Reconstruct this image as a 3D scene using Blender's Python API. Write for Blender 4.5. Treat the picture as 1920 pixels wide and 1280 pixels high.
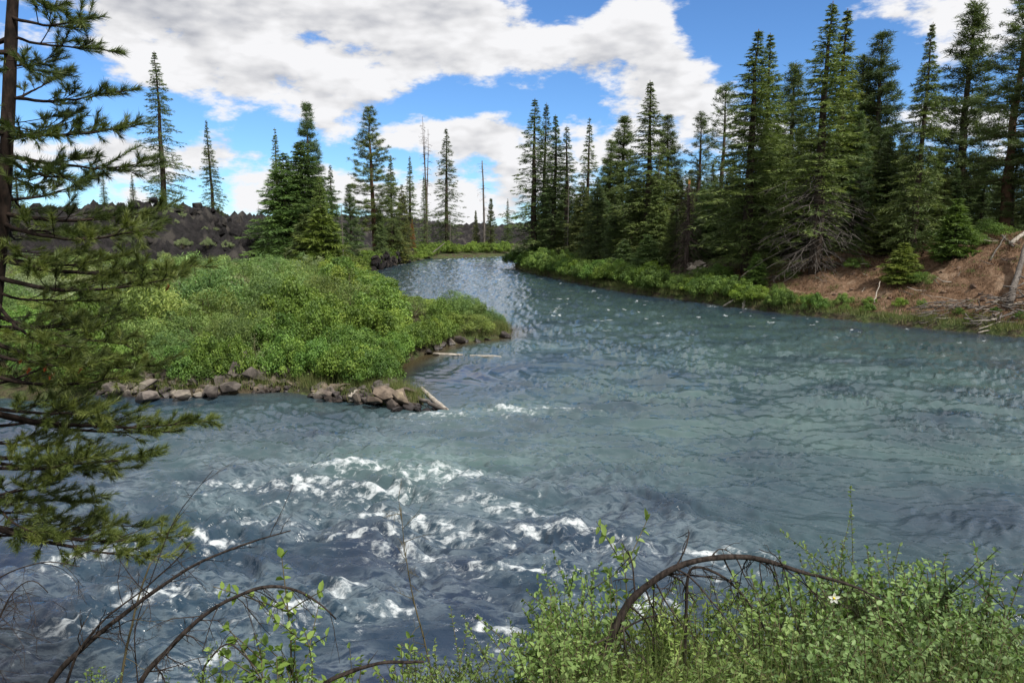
import bpy, math, random
import numpy as np
from math import radians, sin, cos, pi
from mathutils import Vector, Matrix

for o in list(bpy.data.objects):
    bpy.data.objects.remove(o, do_unlink=True)
scene = bpy.context.scene
col = scene.collection

# ------------------------------------------------------------------ camera
F, CX, CY, EYE, HORIZON = 1386.0, 960.0, 640.0, 7.0, 430.0
PITCH = math.atan((CY - HORIZON) / F)
cd = bpy.data.cameras.new('camera')
cd.sensor_width = 36.0
cd.lens = F / 1920.0 * 36.0
cd.clip_start = 0.05
cd.clip_end = 5000
cam = bpy.data.objects.new('camera', cd)
cam.location = (0, 0, EYE)
cam.rotation_euler = (radians(90) - PITCH, 0, 0)
col.objects.link(cam)
scene.camera = cam

# ------------------------------------------------------------------ light
SUN_EL, SUN_AZ = radians(50), radians(138)      # azimuth clockwise from +Y (straight ahead)
sd = bpy.data.lights.new('sun', 'SUN')
sd.energy = 4.8
sd.angle = radians(5)
sd.color = (1.0, 0.95, 0.87)
sun = bpy.data.objects.new('sun', sd)
to_sun = Vector((sin(SUN_AZ) * cos(SUN_EL), cos(SUN_AZ) * cos(SUN_EL), sin(SUN_EL)))
sun.rotation_euler = to_sun.to_track_quat('Z', 'Y').to_euler()
sun.location = (0, 0, 60)
col.objects.link(sun)

scene.view_settings.view_transform = 'Standard'
scene.view_settings.look = 'None'
scene.view_settings.gamma = 1.0
scene.view_settings.exposure = 0.3
scene.view_settings.use_curve_mapping = False
scene.cycles.max_bounces = 5
scene.cycles.diffuse_bounces = 2
scene.cycles.glossy_bounces = 2
scene.cycles.transmission_bounces = 3
scene.cycles.transparent_max_bounces = 4
scene.cycles.caustics_reflective = False
scene.cycles.caustics_refractive = False
scene.cycles.sample_clamp_indirect = 6.0
scene.cycles.sample_clamp_direct = 2.5
scene.cycles.use_denoising = True

# ------------------------------------------------------------------ node helpers
class NT:
    def __init__(self, tree):
        self.t = tree
    def n(self, typ, **kw):
        nd = self.t.nodes.new(typ)
        for k, v in kw.items():
            setattr(nd, k, v)
        return nd
    def link(self, a, b):
        self.t.links.new(a, b)
    def _in(self, sock, v):
        if isinstance(v, bpy.types.NodeSocket):
            self.link(v, sock)
        elif v is not None:
            sock.default_value = v
    def math(self, op, a, b=None, c=None, clamp=False):
        nd = self.n('ShaderNodeMath', operation=op, use_clamp=clamp)
        for i, v in enumerate((a, b, c)):
            if v is not None:
                self._in(nd.inputs[i], v)
        return nd.outputs[0]
    def vmath(self, op, a, b=None, c=None):
        nd = self.n('ShaderNodeVectorMath', operation=op)
        for i, v in enumerate((a, b, c)):
            if v is not None:
                self._in(nd.inputs[i], v)
        return nd.outputs['Value'] if op in ('LENGTH', 'DOT_PRODUCT', 'DISTANCE') else nd.outputs['Vector']
    def smooth(self, v, a, b, lo=0.0, hi=1.0, typ='SMOOTHSTEP'):
        nd = self.n('ShaderNodeMapRange', interpolation_type=typ)
        self._in(nd.inputs['Value'], v)
        self._in(nd.inputs['From Min'], a)
        self._in(nd.inputs['From Max'], b)
        self._in(nd.inputs['To Min'], lo)
        self._in(nd.inputs['To Max'], hi)
        return nd.outputs['Result']
    def noise(self, vec, scale, detail=4.0, rough=0.5, lac=2.0, dist=0.0):
        nd = self.n('ShaderNodeTexNoise')
        if vec is not None:
            self.link(vec, nd.inputs['Vector'])
        nd.inputs['Scale'].default_value = scale
        nd.inputs['Detail'].default_value = detail
        nd.inputs['Roughness'].default_value = rough
        nd.inputs['Lacunarity'].default_value = lac
        nd.inputs['Distortion'].default_value = dist
        return nd.outputs['Fac']
    def mix(self, fac, a, b, blend='MIX'):
        nd = self.n('ShaderNodeMix', data_type='RGBA', blend_type=blend)
        self._in(nd.inputs[0], fac)
        for s, v in ((nd.inputs[6], a), (nd.inputs[7], b)):
            if isinstance(v, bpy.types.NodeSocket):
                self.link(v, s)
            else:
                s.default_value = (v[0], v[1], v[2], 1)
        return nd.outputs[2]
    def attr(self, name):
        nd = self.n('ShaderNodeAttribute', attribute_name=name)
        return nd.outputs['Fac']
    def mapping(self, vec, scale=(1, 1, 1), rot=(0, 0, 0), loc=(0, 0, 0)):
        nd = self.n('ShaderNodeMapping')
        self.link(vec, nd.inputs['Vector'])
        nd.inputs['Scale'].default_value = scale
        nd.inputs['Rotation'].default_value = rot
        nd.inputs['Location'].default_value = loc
        return nd.outputs['Vector']
    def bump(self, h, strength, dist, normal=None):
        nd = self.n('ShaderNodeBump')
        nd.inputs['Strength'].default_value = strength
        nd.inputs['Distance'].default_value = dist
        self.link(h, nd.inputs['Height'])
        if normal is not None:
            self.link(normal, nd.inputs['Normal'])
        return nd.outputs['Normal']

# ------------------------------------------------------------------ world: clear blue sky with broken cumulus
world = bpy.data.worlds.new('World')
scene.world = world
world.use_nodes = True
wt = world.node_tree
wt.nodes.clear()
W = NT(wt)
tc = W.n('ShaderNodeTexCoord')
sky = W.n('ShaderNodeTexSky', sky_type='NISHITA')
sky.sun_disc = False
sky.sun_elevation = SUN_EL
sky.sun_rotation = SUN_AZ
sky.altitude = 1300
sky.air_density = 1.0
sky.dust_density = 0.2
sky.ozone_density = 1.6
dirv = W.vmath('NORMALIZE', tc.outputs['Generated'])
sep = W.n('ShaderNodeSeparateXYZ')
W.link(dirv, sep.inputs[0])
az = W.math('ARCTAN2', sep.outputs['X'], sep.outputs['Y'])
el = W.math('ARCSINE', sep.outputs['Z'])
comb = W.n('ShaderNodeCombineXYZ')
W.link(az, comb.inputs[0])
W.link(el, comb.inputs[1])
uv0 = comb.outputs[0]

def sky_angles(px, py):
    x, v = (px - CX) / F, (CY - py) / F
    d = Vector((x, cos(PITCH) + v * sin(PITCH), -sin(PITCH) + v * cos(PITCH))).normalized()
    return math.atan2(d.x, d.y), math.asin(d.z)

# cloud banks: centre and half-size in azimuth / elevation, weight
BANKS = [
    (330, 40, 300, 95, 1.0), (560, 75, 270, 95, 1.0), (700, 140, 190, 55, .9), (230, 120, 110, 45, .5), (500, 175, 90, 30, .45),
    (800, 20, 200, 50, .75), (980, 70, 280, 60, .9), (1180, 130, 210, 66, .95), (1260, 85, 150, 24, .5), (1270, 205, 120, 50, .55),
    (402, 198, 60, 48, 1.1), (420, 300, 150, 60, 1.3), (270, 275, 70, 36, 1.0), (620, 330, 90, 36, 1.0), (60, 290, 90, 50, 1.1),
    (640, 235, 90, 45, 1.0), (800, 255, 230, 50, 1.3), (900, 350, 130, 55, 1.2), (880, 400, 160, 30, .8), (700, 345, 100, 26, .4),
    (1090, 220, 110, 44, .7), (1040, 290, 150, 60, 1.0), (1720, 32, 190, 48, 1.1), (1690, 150, 90, 45, .6), (1850, 50, 120, 50, .5),
    (1190, 8, 60, 10, .3), (1420, 6, 120, 12, .4), (1460, 255, 130, 50, .6), (1800, 230, 100, 50, .5),
    (950, 185, 130, 42, -1.3), (215, 215, 120, 50, -1.2), (490, 250, 110, 36, -1.2), (860, 200, 120, 20, -.8), (800, 305, 200, 14, -.9), (330, 235, 60, 40, -.8), (1030, 12, 80, 14, -.8), (1480, 60, 150, 60, -1.0), (1600, 130, 110, 70, -1.1), (1400, 30, 140, 25, -.6), (1790, 130, 90, 45, -.9), (1330, 40, 120, 22, -.7),
    (330, 345, 80, 30, -.3), (960, 205, 60, 20, -.4), (620, 290, 60, 25, -.4), (560, 205, 60, 14, -.4), (910, 305, 70, 10, -.4),
]
def cloud_banks():
    """the banks above, gathered into nine elevation bands of azimuth ramps"""
    A0, A1, NB, NS = -.70, .70, 9, 31
    E0, E1 = .015, .315
    aa = np.linspace(A0, A1, NS); ee = np.linspace(E0, E1, NB)
    grid = np.zeros((NB, NS))
    for (px, py, rx, ry, w) in BANKS:
        a, e = sky_angles(px, py)
        r = np.hypot((aa[None] - a) * F / rx * .82, (ee[:, None] - e) * F / ry * .82)
        t = np.clip((1.3 - r) / 1.15, 0, 1)
        grid += w * t * t * (3 - 2 * t)
    grid = (np.clip(grid, -.8, 1.1) + .8) / 1.9
    fa = W.smooth(az, A0, A1, 0, 1, 'LINEAR')
    acc = None
    for k in range(0, NB, 3):
        ramp = W.n('ShaderNodeValToRGB')
        cr = ramp.color_ramp
        cr.interpolation = 'EASE'
        while len(cr.elements) < NS:
            cr.elements.new(.5)
        for i in range(NS):
            cr.elements[i].position = i / (NS - 1)
        for i in range(NS):
            cr.elements[i].color = (grid[k, i], grid[k + 1, i], grid[k + 2, i], 1)
        W.link(fa, ramp.inputs[0])
        sc_ = (NB - 1) / (E1 - E0)
        ev = W.vmath('MULTIPLY_ADD', el3, (sc_,) * 3, tuple(-E0 * sc_ - (k + j) for j in range(3)))
        wv = W.vmath('MAXIMUM', W.vmath('MULTIPLY_ADD', W.vmath('ABSOLUTE', ev), (-1, -1, -1), (1, 1, 1)), (0, 0, 0))
        d_ = W.vmath('DOT_PRODUCT', ramp.outputs[0], wv)
        acc = d_ if acc is None else W.math('ADD', acc, d_)
    return W.math('MULTIPLY_ADD', acc, 1.9, -.8)
c3 = W.n('ShaderNodeCombineXYZ')
for i_ in range(3):
    W.link(W.math('MINIMUM', el, .315), c3.inputs[i_])
el3 = c3.outputs[0]
acc = cloud_banks()
md = W.mapping(dirv, (1, 1, 2.3))
n_puff = W.noise(md, 7.0, 6, 0.57, 2.15)
n_lit = W.noise(W.vmath('ADD', md, (0.010, 0, 0.050)), 7.0, 3, 0.57, 2.15)
n_low = W.noise(md, 1.6, 0, 0.5)
# outside the banks above: unseen noise-driven cover, thickened to brighten what the water reflects
front = W.smooth(W.vmath('LENGTH', W.vmath('MULTIPLY', uv0, (1.15, 2.6, 0))), 1.0, 1.3, 1, 0)
cover = W.math('MULTIPLY_ADD', W.math('SUBTRACT', n_low, 0.5), 1.7, 1.10)
basec = W.math('ADD', W.math('MULTIPLY', cover, W.math('SUBTRACT', 1.0, front)), W.math('MULTIPLY', front, -0.30))
c0 = W.math('ADD', W.math('ADD', W.math('MULTIPLY', W.math('MULTIPLY', acc, front), 0.62), W.math('MULTIPLY', basec, 0.75)),
            W.math('MULTIPLY', W.math('SUBTRACT', n_puff, 0.5), 3.0))
mask = W.smooth(c0, -0.04, 0.30)
relief = W.math('SUBTRACT', n_puff, n_lit)
thick = W.smooth(c0, 0.25, 1.0)
lum = W.math('ADD', W.math('MULTIPLY_ADD', relief, 1.7, 0.97), W.math('MULTIPLY', thick, -0.14))
lum = W.math('MINIMUM', W.math('MAXIMUM', lum, 0.52), 1.0)
cloud_col = W.mix(W.smooth(lum, 0.5, 0.9), (0.80, 0.83, 0.92), (0.95, 0.95, 0.97))
cl = W.vmath('SCALE', cloud_col)
cl.node.inputs['Scale'].default_value = 1
W.link(W.math('MULTIPLY', lum, 8.0), cl.node.inputs['Scale'])
skyc = W.mix(1.0, sky.outputs[0], (0.62, 0.93, 1.28), 'MULTIPLY')
final = W.mix(mask, skyc, cl)
bg = W.n('ShaderNodeBackground')
bg.inputs['Strength'].default_value = 0.1
W.link(final, bg.inputs['Color'])
wo = W.n('ShaderNodeOutputWorld')
W.link(bg.outputs[0], wo.inputs['Surface'])
world.cycles.sampling_method = 'MANUAL'
world.cycles.sample_map_resolution = 512

# ------------------------------------------------------------------ pixel <-> place (authoring only: every thing gets a real position and size)
def ray(px, py):
    x, v = (px - CX) / F, (CY - py) / F
    return np.array([x, cos(PITCH) + v * sin(PITCH), -sin(PITCH) + v * cos(PITCH)])
def G(px, py, z=0.0):
    d = ray(px, py)
    t = (z - EYE) / d[2]
    return np.array([d[0] * t, d[1] * t, z])
def D(px, py, Y):
    d = ray(px, py)
    t = Y / d[1]
    return np.array([d[0] * t, Y, EYE + d[2] * t])
def to_px(p):
    x, y, z = p[0], p[1], p[2] - EYE
    f = y * cos(PITCH) - z * sin(PITCH)
    u = y * sin(PITCH) + z * cos(PITCH)
    return CX + F * x / f, CY - F * u / f

# ------------------------------------------------------------------ noise
def pn(x, y, seed=0):
    x = np.asarray(x, dtype=np.float64); y = np.asarray(y, dtype=np.float64)
    xi = np.floor(x).astype(np.int64); yi = np.floor(y).astype(np.int64)
    fx, fy = x - xi, y - yi
    u = fx * fx * fx * (fx * (fx * 6 - 15) + 10)
    v = fy * fy * fy * (fy * (fy * 6 - 15) + 10)
    def g(ix, iy, dx, dy):
        h = (ix * 374761393 + iy * 668265263 + seed * 1442695041) & 0xffffffff
        h = ((h ^ (h >> 13)) * 1274126177) & 0xffffffff
        h = h ^ (h >> 16)
        a = (h & 0xffff) * (2 * pi / 65536.0)
        return np.cos(a) * dx + np.sin(a) * dy
    a = g(xi, yi, fx, fy); b = g(xi + 1, yi, fx - 1, fy)
    c = g(xi, yi + 1, fx, fy - 1); d = g(xi + 1, yi + 1, fx - 1, fy - 1)
    ab = a + u * (b - a); cdv = c + u * (d - c)
    return (ab + v * (cdv - ab)) * 1.4
def fbm(x, y, oct=4, seed=0, gain=0.5, lac=2.03):
    s, a = 0.0, 1.0
    for k in range(oct):
        s = s + a * pn(x, y, seed + k * 17)
        x, y, a = x * lac + 3.1, y * lac - 1.7, a * gain
    return s
def sstep(x, a, b):
    t = np.clip((x - a) / (b - a), 0, 1)
    return t * t * (3 - 2 * t)

# ------------------------------------------------------------------ mesh helpers
def link(o, parent=None):
    col.objects.link(o)
    if parent is not None:
        o.parent = parent
    return o
def make_mesh(name, V, faces, mat, attrs=None, smooth=False):
    """faces: int array (m,3) or (m,4)"""
    V = np.ascontiguousarray(V, dtype=np.float32)
    if isinstance(faces, (list, tuple)):
        flist = [np.asarray(f, dtype=np.int32) for f in faces if len(f)]
    else:
        flist = [np.asarray(faces, dtype=np.int32)]
    me = bpy.data.meshes.new(name)
    me.vertices.add(len(V))
    me.vertices.foreach_set('co', V.ravel())
    loops = np.concatenate([f.ravel() for f in flist])
    sizes = np.concatenate([np.full(len(f), f.shape[1], dtype=np.int32) for f in flist])
    me.loops.add(len(loops))
    me.loops.foreach_set('vertex_index', loops)
    me.polygons.add(len(sizes))
    starts = np.concatenate([[0], np.cumsum(sizes)[:-1]]).astype(np.int32)
    me.polygons.foreach_set('loop_start', starts)
    me.update(calc_edges=True)
    if smooth:
        me.polygons.foreach_set('use_smooth', np.ones(len(sizes), dtype=bool))
    for k, a in (attrs or {}).items():
        at = me.attributes.new(k, 'FLOAT', 'POINT')
        at.data.foreach_set('value', np.ascontiguousarray(a, dtype=np.float32))
    if mat is not None:
        me.materials.append(mat)
    return me
class Acc:
    def __init__(self):
        self.V, self.T, self.Q, self.A, self.n = [], [], [], [], 0
    def add(self, V, T=None, Q=None, tint=0.5):
        V = np.asarray(V, dtype=np.float32).reshape(-1, 3)
        if T is not None: self.T.append(np.asarray(T, dtype=np.int32).reshape(-1, 3) + self.n)
        if Q is not None: self.Q.append(np.asarray(Q, dtype=np.int32).reshape(-1, 4) + self.n)
        t = np.full(len(V), tint, dtype=np.float32) if np.isscalar(tint) else np.asarray(tint, dtype=np.float32)
        self.V.append(V); self.A.append(t); self.n += len(V)
    def mesh(self, name, mat, smooth=False):
        V = np.concatenate(self.V)
        fs = []
        if self.T: fs.append(np.concatenate(self.T))
        if self.Q: fs.append(np.concatenate(self.Q))
        return make_mesh(name, V, fs, mat, {'tint': np.concatenate(self.A)}, smooth)
def norm(a):
    return a / np.maximum(np.linalg.norm(a, axis=-1, keepdims=True), 1e-9)
def tube(acc, P, R, sides=6, tint=0.5, cap=True):
    P = np.asarray(P, dtype=np.float64); n = len(P)
    R = np.full(n, R) if np.isscalar(R) else np.asarray(R)
    T = norm(np.gradient(P, axis=0))
    ref = np.array([0.31, 0.17, 0.93]) if abs(T[0][2]) < 0.8 else np.array([0.9, 0.4, 0.1])
    A = norm(np.cross(T, ref)); B = np.cross(T, A)
    th = np.arange(sides) * 2 * pi / sides
    ring = P[:, None, :] + R[:, None, None] * (np.cos(th)[None, :, None] * A[:, None, :] + np.sin(th)[None, :, None] * B[:, None, :])
    V = ring.reshape(-1, 3)
    i = np.arange(n - 1)[:, None] * sides; j = np.arange(sides)[None, :]; k = (j + 1) % sides
    Q = np.stack([i + j, i + k, i + sides + k, i + sides + j], -1).reshape(-1, 4)
    tris = None
    if cap:
        V = np.vstack([V, P[:1], P[-1:]])
        a = np.stack([np.full(sides, n * sides), (np.arange(sides) + 1) % sides, np.arange(sides)], -1)
        e = (n - 1) * sides
        b = np.stack([np.full(sides, n * sides + 1), e + np.arange(sides), e + (np.arange(sides) + 1) % sides], -1)
        tris = np.vstack([a, b])
    acc.add(V, tris, Q, tint)
def perp(Dv, rng):
    r = rng.normal(size=Dv.shape)
    return norm(np.cross(Dv, r))
def blades(acc, P, Dv, L, Wd, rng, tint):
    S = perp(Dv, rng) * (np.asarray(Wd) * 0.5)[:, None]
    V = np.stack([P - S, P + S, P + Dv * np.asarray(L)[:, None]], 1).reshape(-1, 3)
    T = np.arange(len(P) * 3).reshape(-1, 3)
    acc.add(V, T, None, np.repeat(tint, 3))
def kites(acc, P, Dv, N, L, Wd, tint, fold=0.12):
    """folded leaf of four points"""
    S = norm(np.cross(Dv, N)); N2 = np.cross(S, Dv)
    L = np.asarray(L)[:, None]; Wd = np.asarray(Wd)[:, None]
    m = P + Dv * L * 0.45 + N2 * Wd * fold
    V = np.stack([P, m + S * Wd * .5, P + Dv * L, m - S * Wd * .5], 1).reshape(-1, 3)
    b = (np.arange(len(P)) * 4)[:, None]
    T = np.concatenate([b + np.array([[0, 1, 2]]), b + np.array([[0, 2, 3]])])
    acc.add(V, T, None, np.repeat(tint, 4))
def leaves6(acc, P, Dv, N, L, Wd, tint, curl=0.15):
    S = norm(np.cross(Dv, N)); N2 = np.cross(S, Dv)
    L = np.asarray(L)[:, None]; Wd = np.asarray(Wd)[:, None]
    a = P + Dv * L * .28 + N2 * Wd * .16; b = P + Dv * L * .68 + N2 * Wd * .12 - N2 * L * curl * .4
    t = P + Dv * L - N2 * L * curl
    V = np.stack([P, a + S * Wd * .46, b + S * Wd * .42, t, b - S * Wd * .42, a - S * Wd * .46], 1).reshape(-1, 3)
    k = (np.arange(len(P)) * 6)[:, None]
    Q = np.concatenate([k + np.array([[0, 1, 2, 3]]), k + np.array([[0, 3, 4, 5]])])
    acc.add(V, None, Q, np.repeat(tint, 6))
def thing(name, label, cat, loc=(0, 0, 0), rotz=0.0, scale=1.0, group=None, tilt=(0, 0)):
    o = bpy.data.objects.new(name, None)
    o.empty_display_size = 0.2
    col.objects.link(o)
    o.location = loc
    o.rotation_euler = (tilt[0], tilt[1], rotz)
    o.scale = (scale, scale, scale) if np.isscalar(scale) else scale
    tag(o, label, cat, group)
    return o
def tag(o, label=None, cat=None, group=None, kind=None):
    if label: o['label'] = label
    if cat: o['category'] = cat
    if group: o['group'] = group
    if kind: o['kind'] = kind
    return o
def part(name, me, parent, color=None):
    o = bpy.data.objects.new(name, me)
    link(o, parent)
    if color is not None:
        o.color = (color[0], color[1], color[2], 1)
    return o

# ------------------------------------------------------------------ materials
def mat_base(name):
    m = bpy.data.materials.new(name)
    m.use_nodes = True
    m.node_tree.nodes.clear()
    N = NT(m.node_tree)
    out = N.n('ShaderNodeOutputMaterial')
    return m, N, out
def principled(N, out, colr, rough=0.7, spec=0.3, normal=None):
    p = N.n('ShaderNodeBsdfPrincipled')
    N._in(p.inputs['Base Color'], colr if isinstance(colr, bpy.types.NodeSocket) else (colr[0], colr[1], colr[2], 1))
    N._in(p.inputs['Roughness'], rough)
    N._in(p.inputs['Specular IOR Level'], spec)
    if normal is not None:
        N.link(normal, p.inputs['Normal'])
    if out is not None:
        N.link(p.outputs[0], out.inputs['Surface'])
    return p
def foliage_mat(name, c_dark, c_mid, c_light, transl=0.28, rough=0.55, spec=0.35, spread=0.25):
    m, N, out = mat_base(name)
    t = N.attr('tint')
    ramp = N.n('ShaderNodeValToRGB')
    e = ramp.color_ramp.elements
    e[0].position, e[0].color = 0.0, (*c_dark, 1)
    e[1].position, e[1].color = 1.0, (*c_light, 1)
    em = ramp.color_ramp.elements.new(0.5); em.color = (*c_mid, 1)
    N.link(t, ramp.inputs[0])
    oi = N.n('ShaderNodeObjectInfo')
    c = N.mix(1.0, ramp.outputs[0], oi.outputs['Color'], 'MULTIPLY')
    k = N.smooth(oi.outputs['Random'], 0, 1, 1 - spread, 1 + spread, 'LINEAR')
    sc = N.vmath('SCALE', c); N.link(k, sc.node.inputs['Scale'])
    p = principled(N, None, sc, rough, spec)
    tr = N.n('ShaderNodeBsdfTranslucent')
    N.link(N.mix(1.0, sc, (1.15, 1.25, 0.6), 'MULTIPLY'), tr.inputs['Color'])
    mx = N.n('ShaderNodeMixShader')
    mx.inputs[0].default_value = transl
    N.link(p.outputs[0], mx.inputs[1]); N.link(tr.outputs[0], mx.inputs[2])
    N.link(mx.outputs[0], out.inputs['Surface'])
    return m
def bark_mat(name, c1, c2, scale=6.0, bump=0.03, stretch=0.25):
    m, N, out = mat_base(name)
    tcn = N.n('ShaderNodeTexCoord')
    mp = N.mapping(tcn.outputs['Object'], (1, 1, stretch))
    n = N.noise(mp, scale, 6, 0.65)
    n2 = N.noise(tcn.outputs['Object'], scale * .3, 3, 0.5)
    oi = N.n('ShaderNodeObjectInfo')
    c = N.mix(N.smooth(N.math('ADD', N.math('MULTIPLY', n, .7), N.math('MULTIPLY', n2, .3)), .36, .66), c1, c2)
    c = N.mix(1.0, c, oi.outputs['Color'], 'MULTIPLY')
    principled(N, out, c, 0.9, 0.15, N.bump(n, 0.9, bump))
    return m
def rock_mat(name, c1, c2, c3, scale=2.0, bump=0.05, wet=False):
    m, N, out = mat_base(name)
    tcn = N.n('ShaderNodeTexCoord')
    geo = N.n('ShaderNodeNewGeometry')
    pos = geo.outputs['Position']
    n = N.noise(pos, scale, 7, 0.62)
    n2 = N.noise(pos, scale * .35, 4, 0.55)
    n3 = N.noise(pos, scale * 9, 4, 0.6)
    oi = N.n('ShaderNodeObjectInfo')
    c = N.mix(N.smooth(n, .38, .62), c1, c2)
    c = N.mix(N.math('MULTIPLY', N.smooth(n2, .52, .66), .75), c, c3)
    k = N.smooth(oi.outputs['Random'], 0, 1, .72, 1.25, 'LINEAR')
    sc = N.vmath('SCALE', c); N.link(k, sc.node.inputs['Scale'])
    c = N.mix(1.0, sc, oi.outputs['Color'], 'MULTIPLY')
    rough = 0.9
    if wet:   # splashed stone near the water line is wet: darker and glossier
        s = N.n('ShaderNodeSeparateXYZ'); N.link(pos, s.inputs[0])
        w = N.smooth(N.math('ADD', s.outputs['Z'], N.math('MULTIPLY', N.math('SUBTRACT', n2, .5), .5)), .12, .34, 1, 0)
        c = N.mix(w, c, N.mix(1.0, c, (.32, .31, .33), 'MULTIPLY'))
        rough = N.smooth(w, 0, 1, .9, .35, 'LINEAR')
    h = N.math('ADD', n, N.math('MULTIPLY', n3, .35))
    principled(N, out, c, rough, 0.3, N.bump(h, 0.9, bump))
    return m

M = {}
M['fir'] = foliage_mat('fir_needles', (.050, .078, .029), (.086, .126, .043), (.145, .186, .058), .26)
M['pine'] = foliage_mat('pine_needles', (.054, .080, .036), (.092, .132, .054), (.155, .195, .078), .28)
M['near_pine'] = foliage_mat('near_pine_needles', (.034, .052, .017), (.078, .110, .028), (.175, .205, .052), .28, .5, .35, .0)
M['shrub'] = foliage_mat('shrub_leaves', (.058, .105, .026), (.112, .185, .040), (.195, .275, .062), .32, .55, .3, .22)
M['sage'] = foliage_mat('sage_leaves', (.105, .145, .070), (.170, .215, .110), (.250, .285, .165), .25, .7, .2, .2)
M['leaf'] = foliage_mat('broad_leaves', (.090, .145, .050), (.160, .235, .080), (.280, .360, .150), .36, .5, .3, .2)
M['grass'] = foliage_mat('grass_blades', (.060, .085, .025), (.105, .140, .040), (.220, .210, .095), .3, .6, .3, .15)
M['dead_needle'] = foliage_mat('dead_needles', (.060, .032, .020), (.100, .055, .032), (.150, .090, .050), .1, .8, .1)
M['bark'] = bark_mat('conifer_bark', (.030, .024, .020), (.085, .066, .052))
M['red_bark'] = bark_mat('pine_bark', (.060, .036, .025), (.150, .088, .058))
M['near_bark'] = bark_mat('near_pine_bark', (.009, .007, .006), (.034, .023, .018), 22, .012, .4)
M['grey_wood'] = bark_mat('weathered_wood', (.065, .057, .052), (.170, .152, .138), 9, .01, .2)
M['snag_wood'] = bark_mat('dead_snag_wood', (.050, .038, .032), (.125, .098, .084), 9, .02, .2)
M['pale_wood'] = bark_mat('pale_driftwood', (.220, .195, .165), (.400, .365, .320), 8, .01, .15)
M['dark_twig'] = bark_mat('dark_dead_twig', (.010, .008, .007), (.052, .041, .036), 40, .006, .35)
M['stem'] = bark_mat('green_brown_stem', (.060, .055, .030), (.120, .100, .060), 30, .003)
M['fresh_break'] = bark_mat('fresh_broken_wood', (.42, .20, .07), (.60, .34, .14), 14, .01)
M['stone'] = rock_mat('shore_basalt', (.055, .047, .043), (.125, .108, .096), (.230, .205, .165), 2.6, .05, True)
M['lava'] = rock_mat('lava_rock', (.006, .0055, .006), (.016, .014, .015), (.050, .045, .040), 1.1, .6)
M['pale_rock'] = rock_mat('pale_bank_rock', (.26, .22, .18), (.40, .35, .29), (.50, .46, .40), 1.6, .05)
M['yellow'] = foliage_mat('yellow_petals', (.55, .42, .02), (.75, .58, .03), (.85, .70, .08), .3)
M['white_petal'] = foliage_mat('white_petals', (.75, .76, .72), (.82, .83, .80), (.88, .88, .86), .35)
M['rust'] = foliage_mat('rust_needles', (.30, .06, .02), (.40, .09, .03), (.45, .14, .04), .2)

# ------------------------------------------------------------------ shorelines (world metres, water level z = 0)
def gp(*pts):
    return [tuple(G(x, y)[:2]) for x, y in pts]
SH_L = [(-120, 30.5), (-60, 31.5), (-30, 31.2)] + gp((60, 752), (200, 742), (300, 748), (380, 746), (450, 740), (520, 736), (570, 742), (640, 754), (720, 763),
        (775, 768), (800, 757), (775, 738), (722, 727), (716, 708), (745, 688), (795, 667), (850, 646), (900, 640), (945, 633), (957, 624)) + \
       [(-1.2, 53.5), (-5.5, 60), (-10.5, 75), (-17, 95)] + gp((694, 513), (720, 503), (762, 493), (800, 486), (850, 484), (900, 483), (948, 480)) + \
       [(6, 222), (30, 236), (120, 250)]
SH_R = [(120, 222), (40, 210), (14, 190), (4, 165)] + gp((963, 501), (990, 511), (1040, 521), (1090, 532), (1150, 544), (1200, 552), (1300, 565), (1400, 579),
        (1500, 591), (1600, 602), (1700, 612), (1800, 622), (1920, 634)) + [(44, 39), (70, 28), (130, 18)]
SH_N = [(130, -12), (60, 0), (26, 9), (13, 10.6), (7, 10.0), (2, 9.5), (-3, 9.4), (-9, 9.2), (-20, 8.6), (-50, 7), (-120, 4)]
def segs(pts, t):
    return [(a, b, t) for a, b in zip(pts[:-1], pts[1:])]
SEGS = segs(SH_L, 0) + segs(SH_R, 1) + segs(SH_N, 2)
POLY = np.array(SH_L + SH_R + SH_N)
def shore(x, y):
    """distance inland (negative over water), shore tag, x of nearest shore point"""
    x = np.asarray(x, float); y = np.asarray(y, float)
    best = np.full(x.shape, 1e9); tagv = np.zeros(x.shape, int); sx = np.zeros(x.shape)
    for (a, b, t) in SEGS:
        dx, dy = b[0] - a[0], b[1] - a[1]
        u = np.clip(((x - a[0]) * dx + (y - a[1]) * dy) / (dx * dx + dy * dy + 1e-12), 0, 1)
        qx, qy = a[0] + u * dx, a[1] + u * dy
        d = (x - qx) ** 2 + (y - qy) ** 2
        m = d < best
        best = np.where(m, d, best); tagv = np.where(m, t, tagv); sx = np.where(m, qx, sx)
    inside = np.zeros(x.shape, bool)
    j = len(POLY) - 1
    for i in range(len(POLY)):
        xi, yi = POLY[i]; xj, yj = POLY[j]
        c = ((yi > y) != (yj > y)) & (x < (xj - xi) * (y - yi) / (yj - yi + 1e-12) + xi)
        inside ^= c
        j = i
    d = np.sqrt(best)
    return np.where(inside, -d, d), tagv, sx
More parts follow.
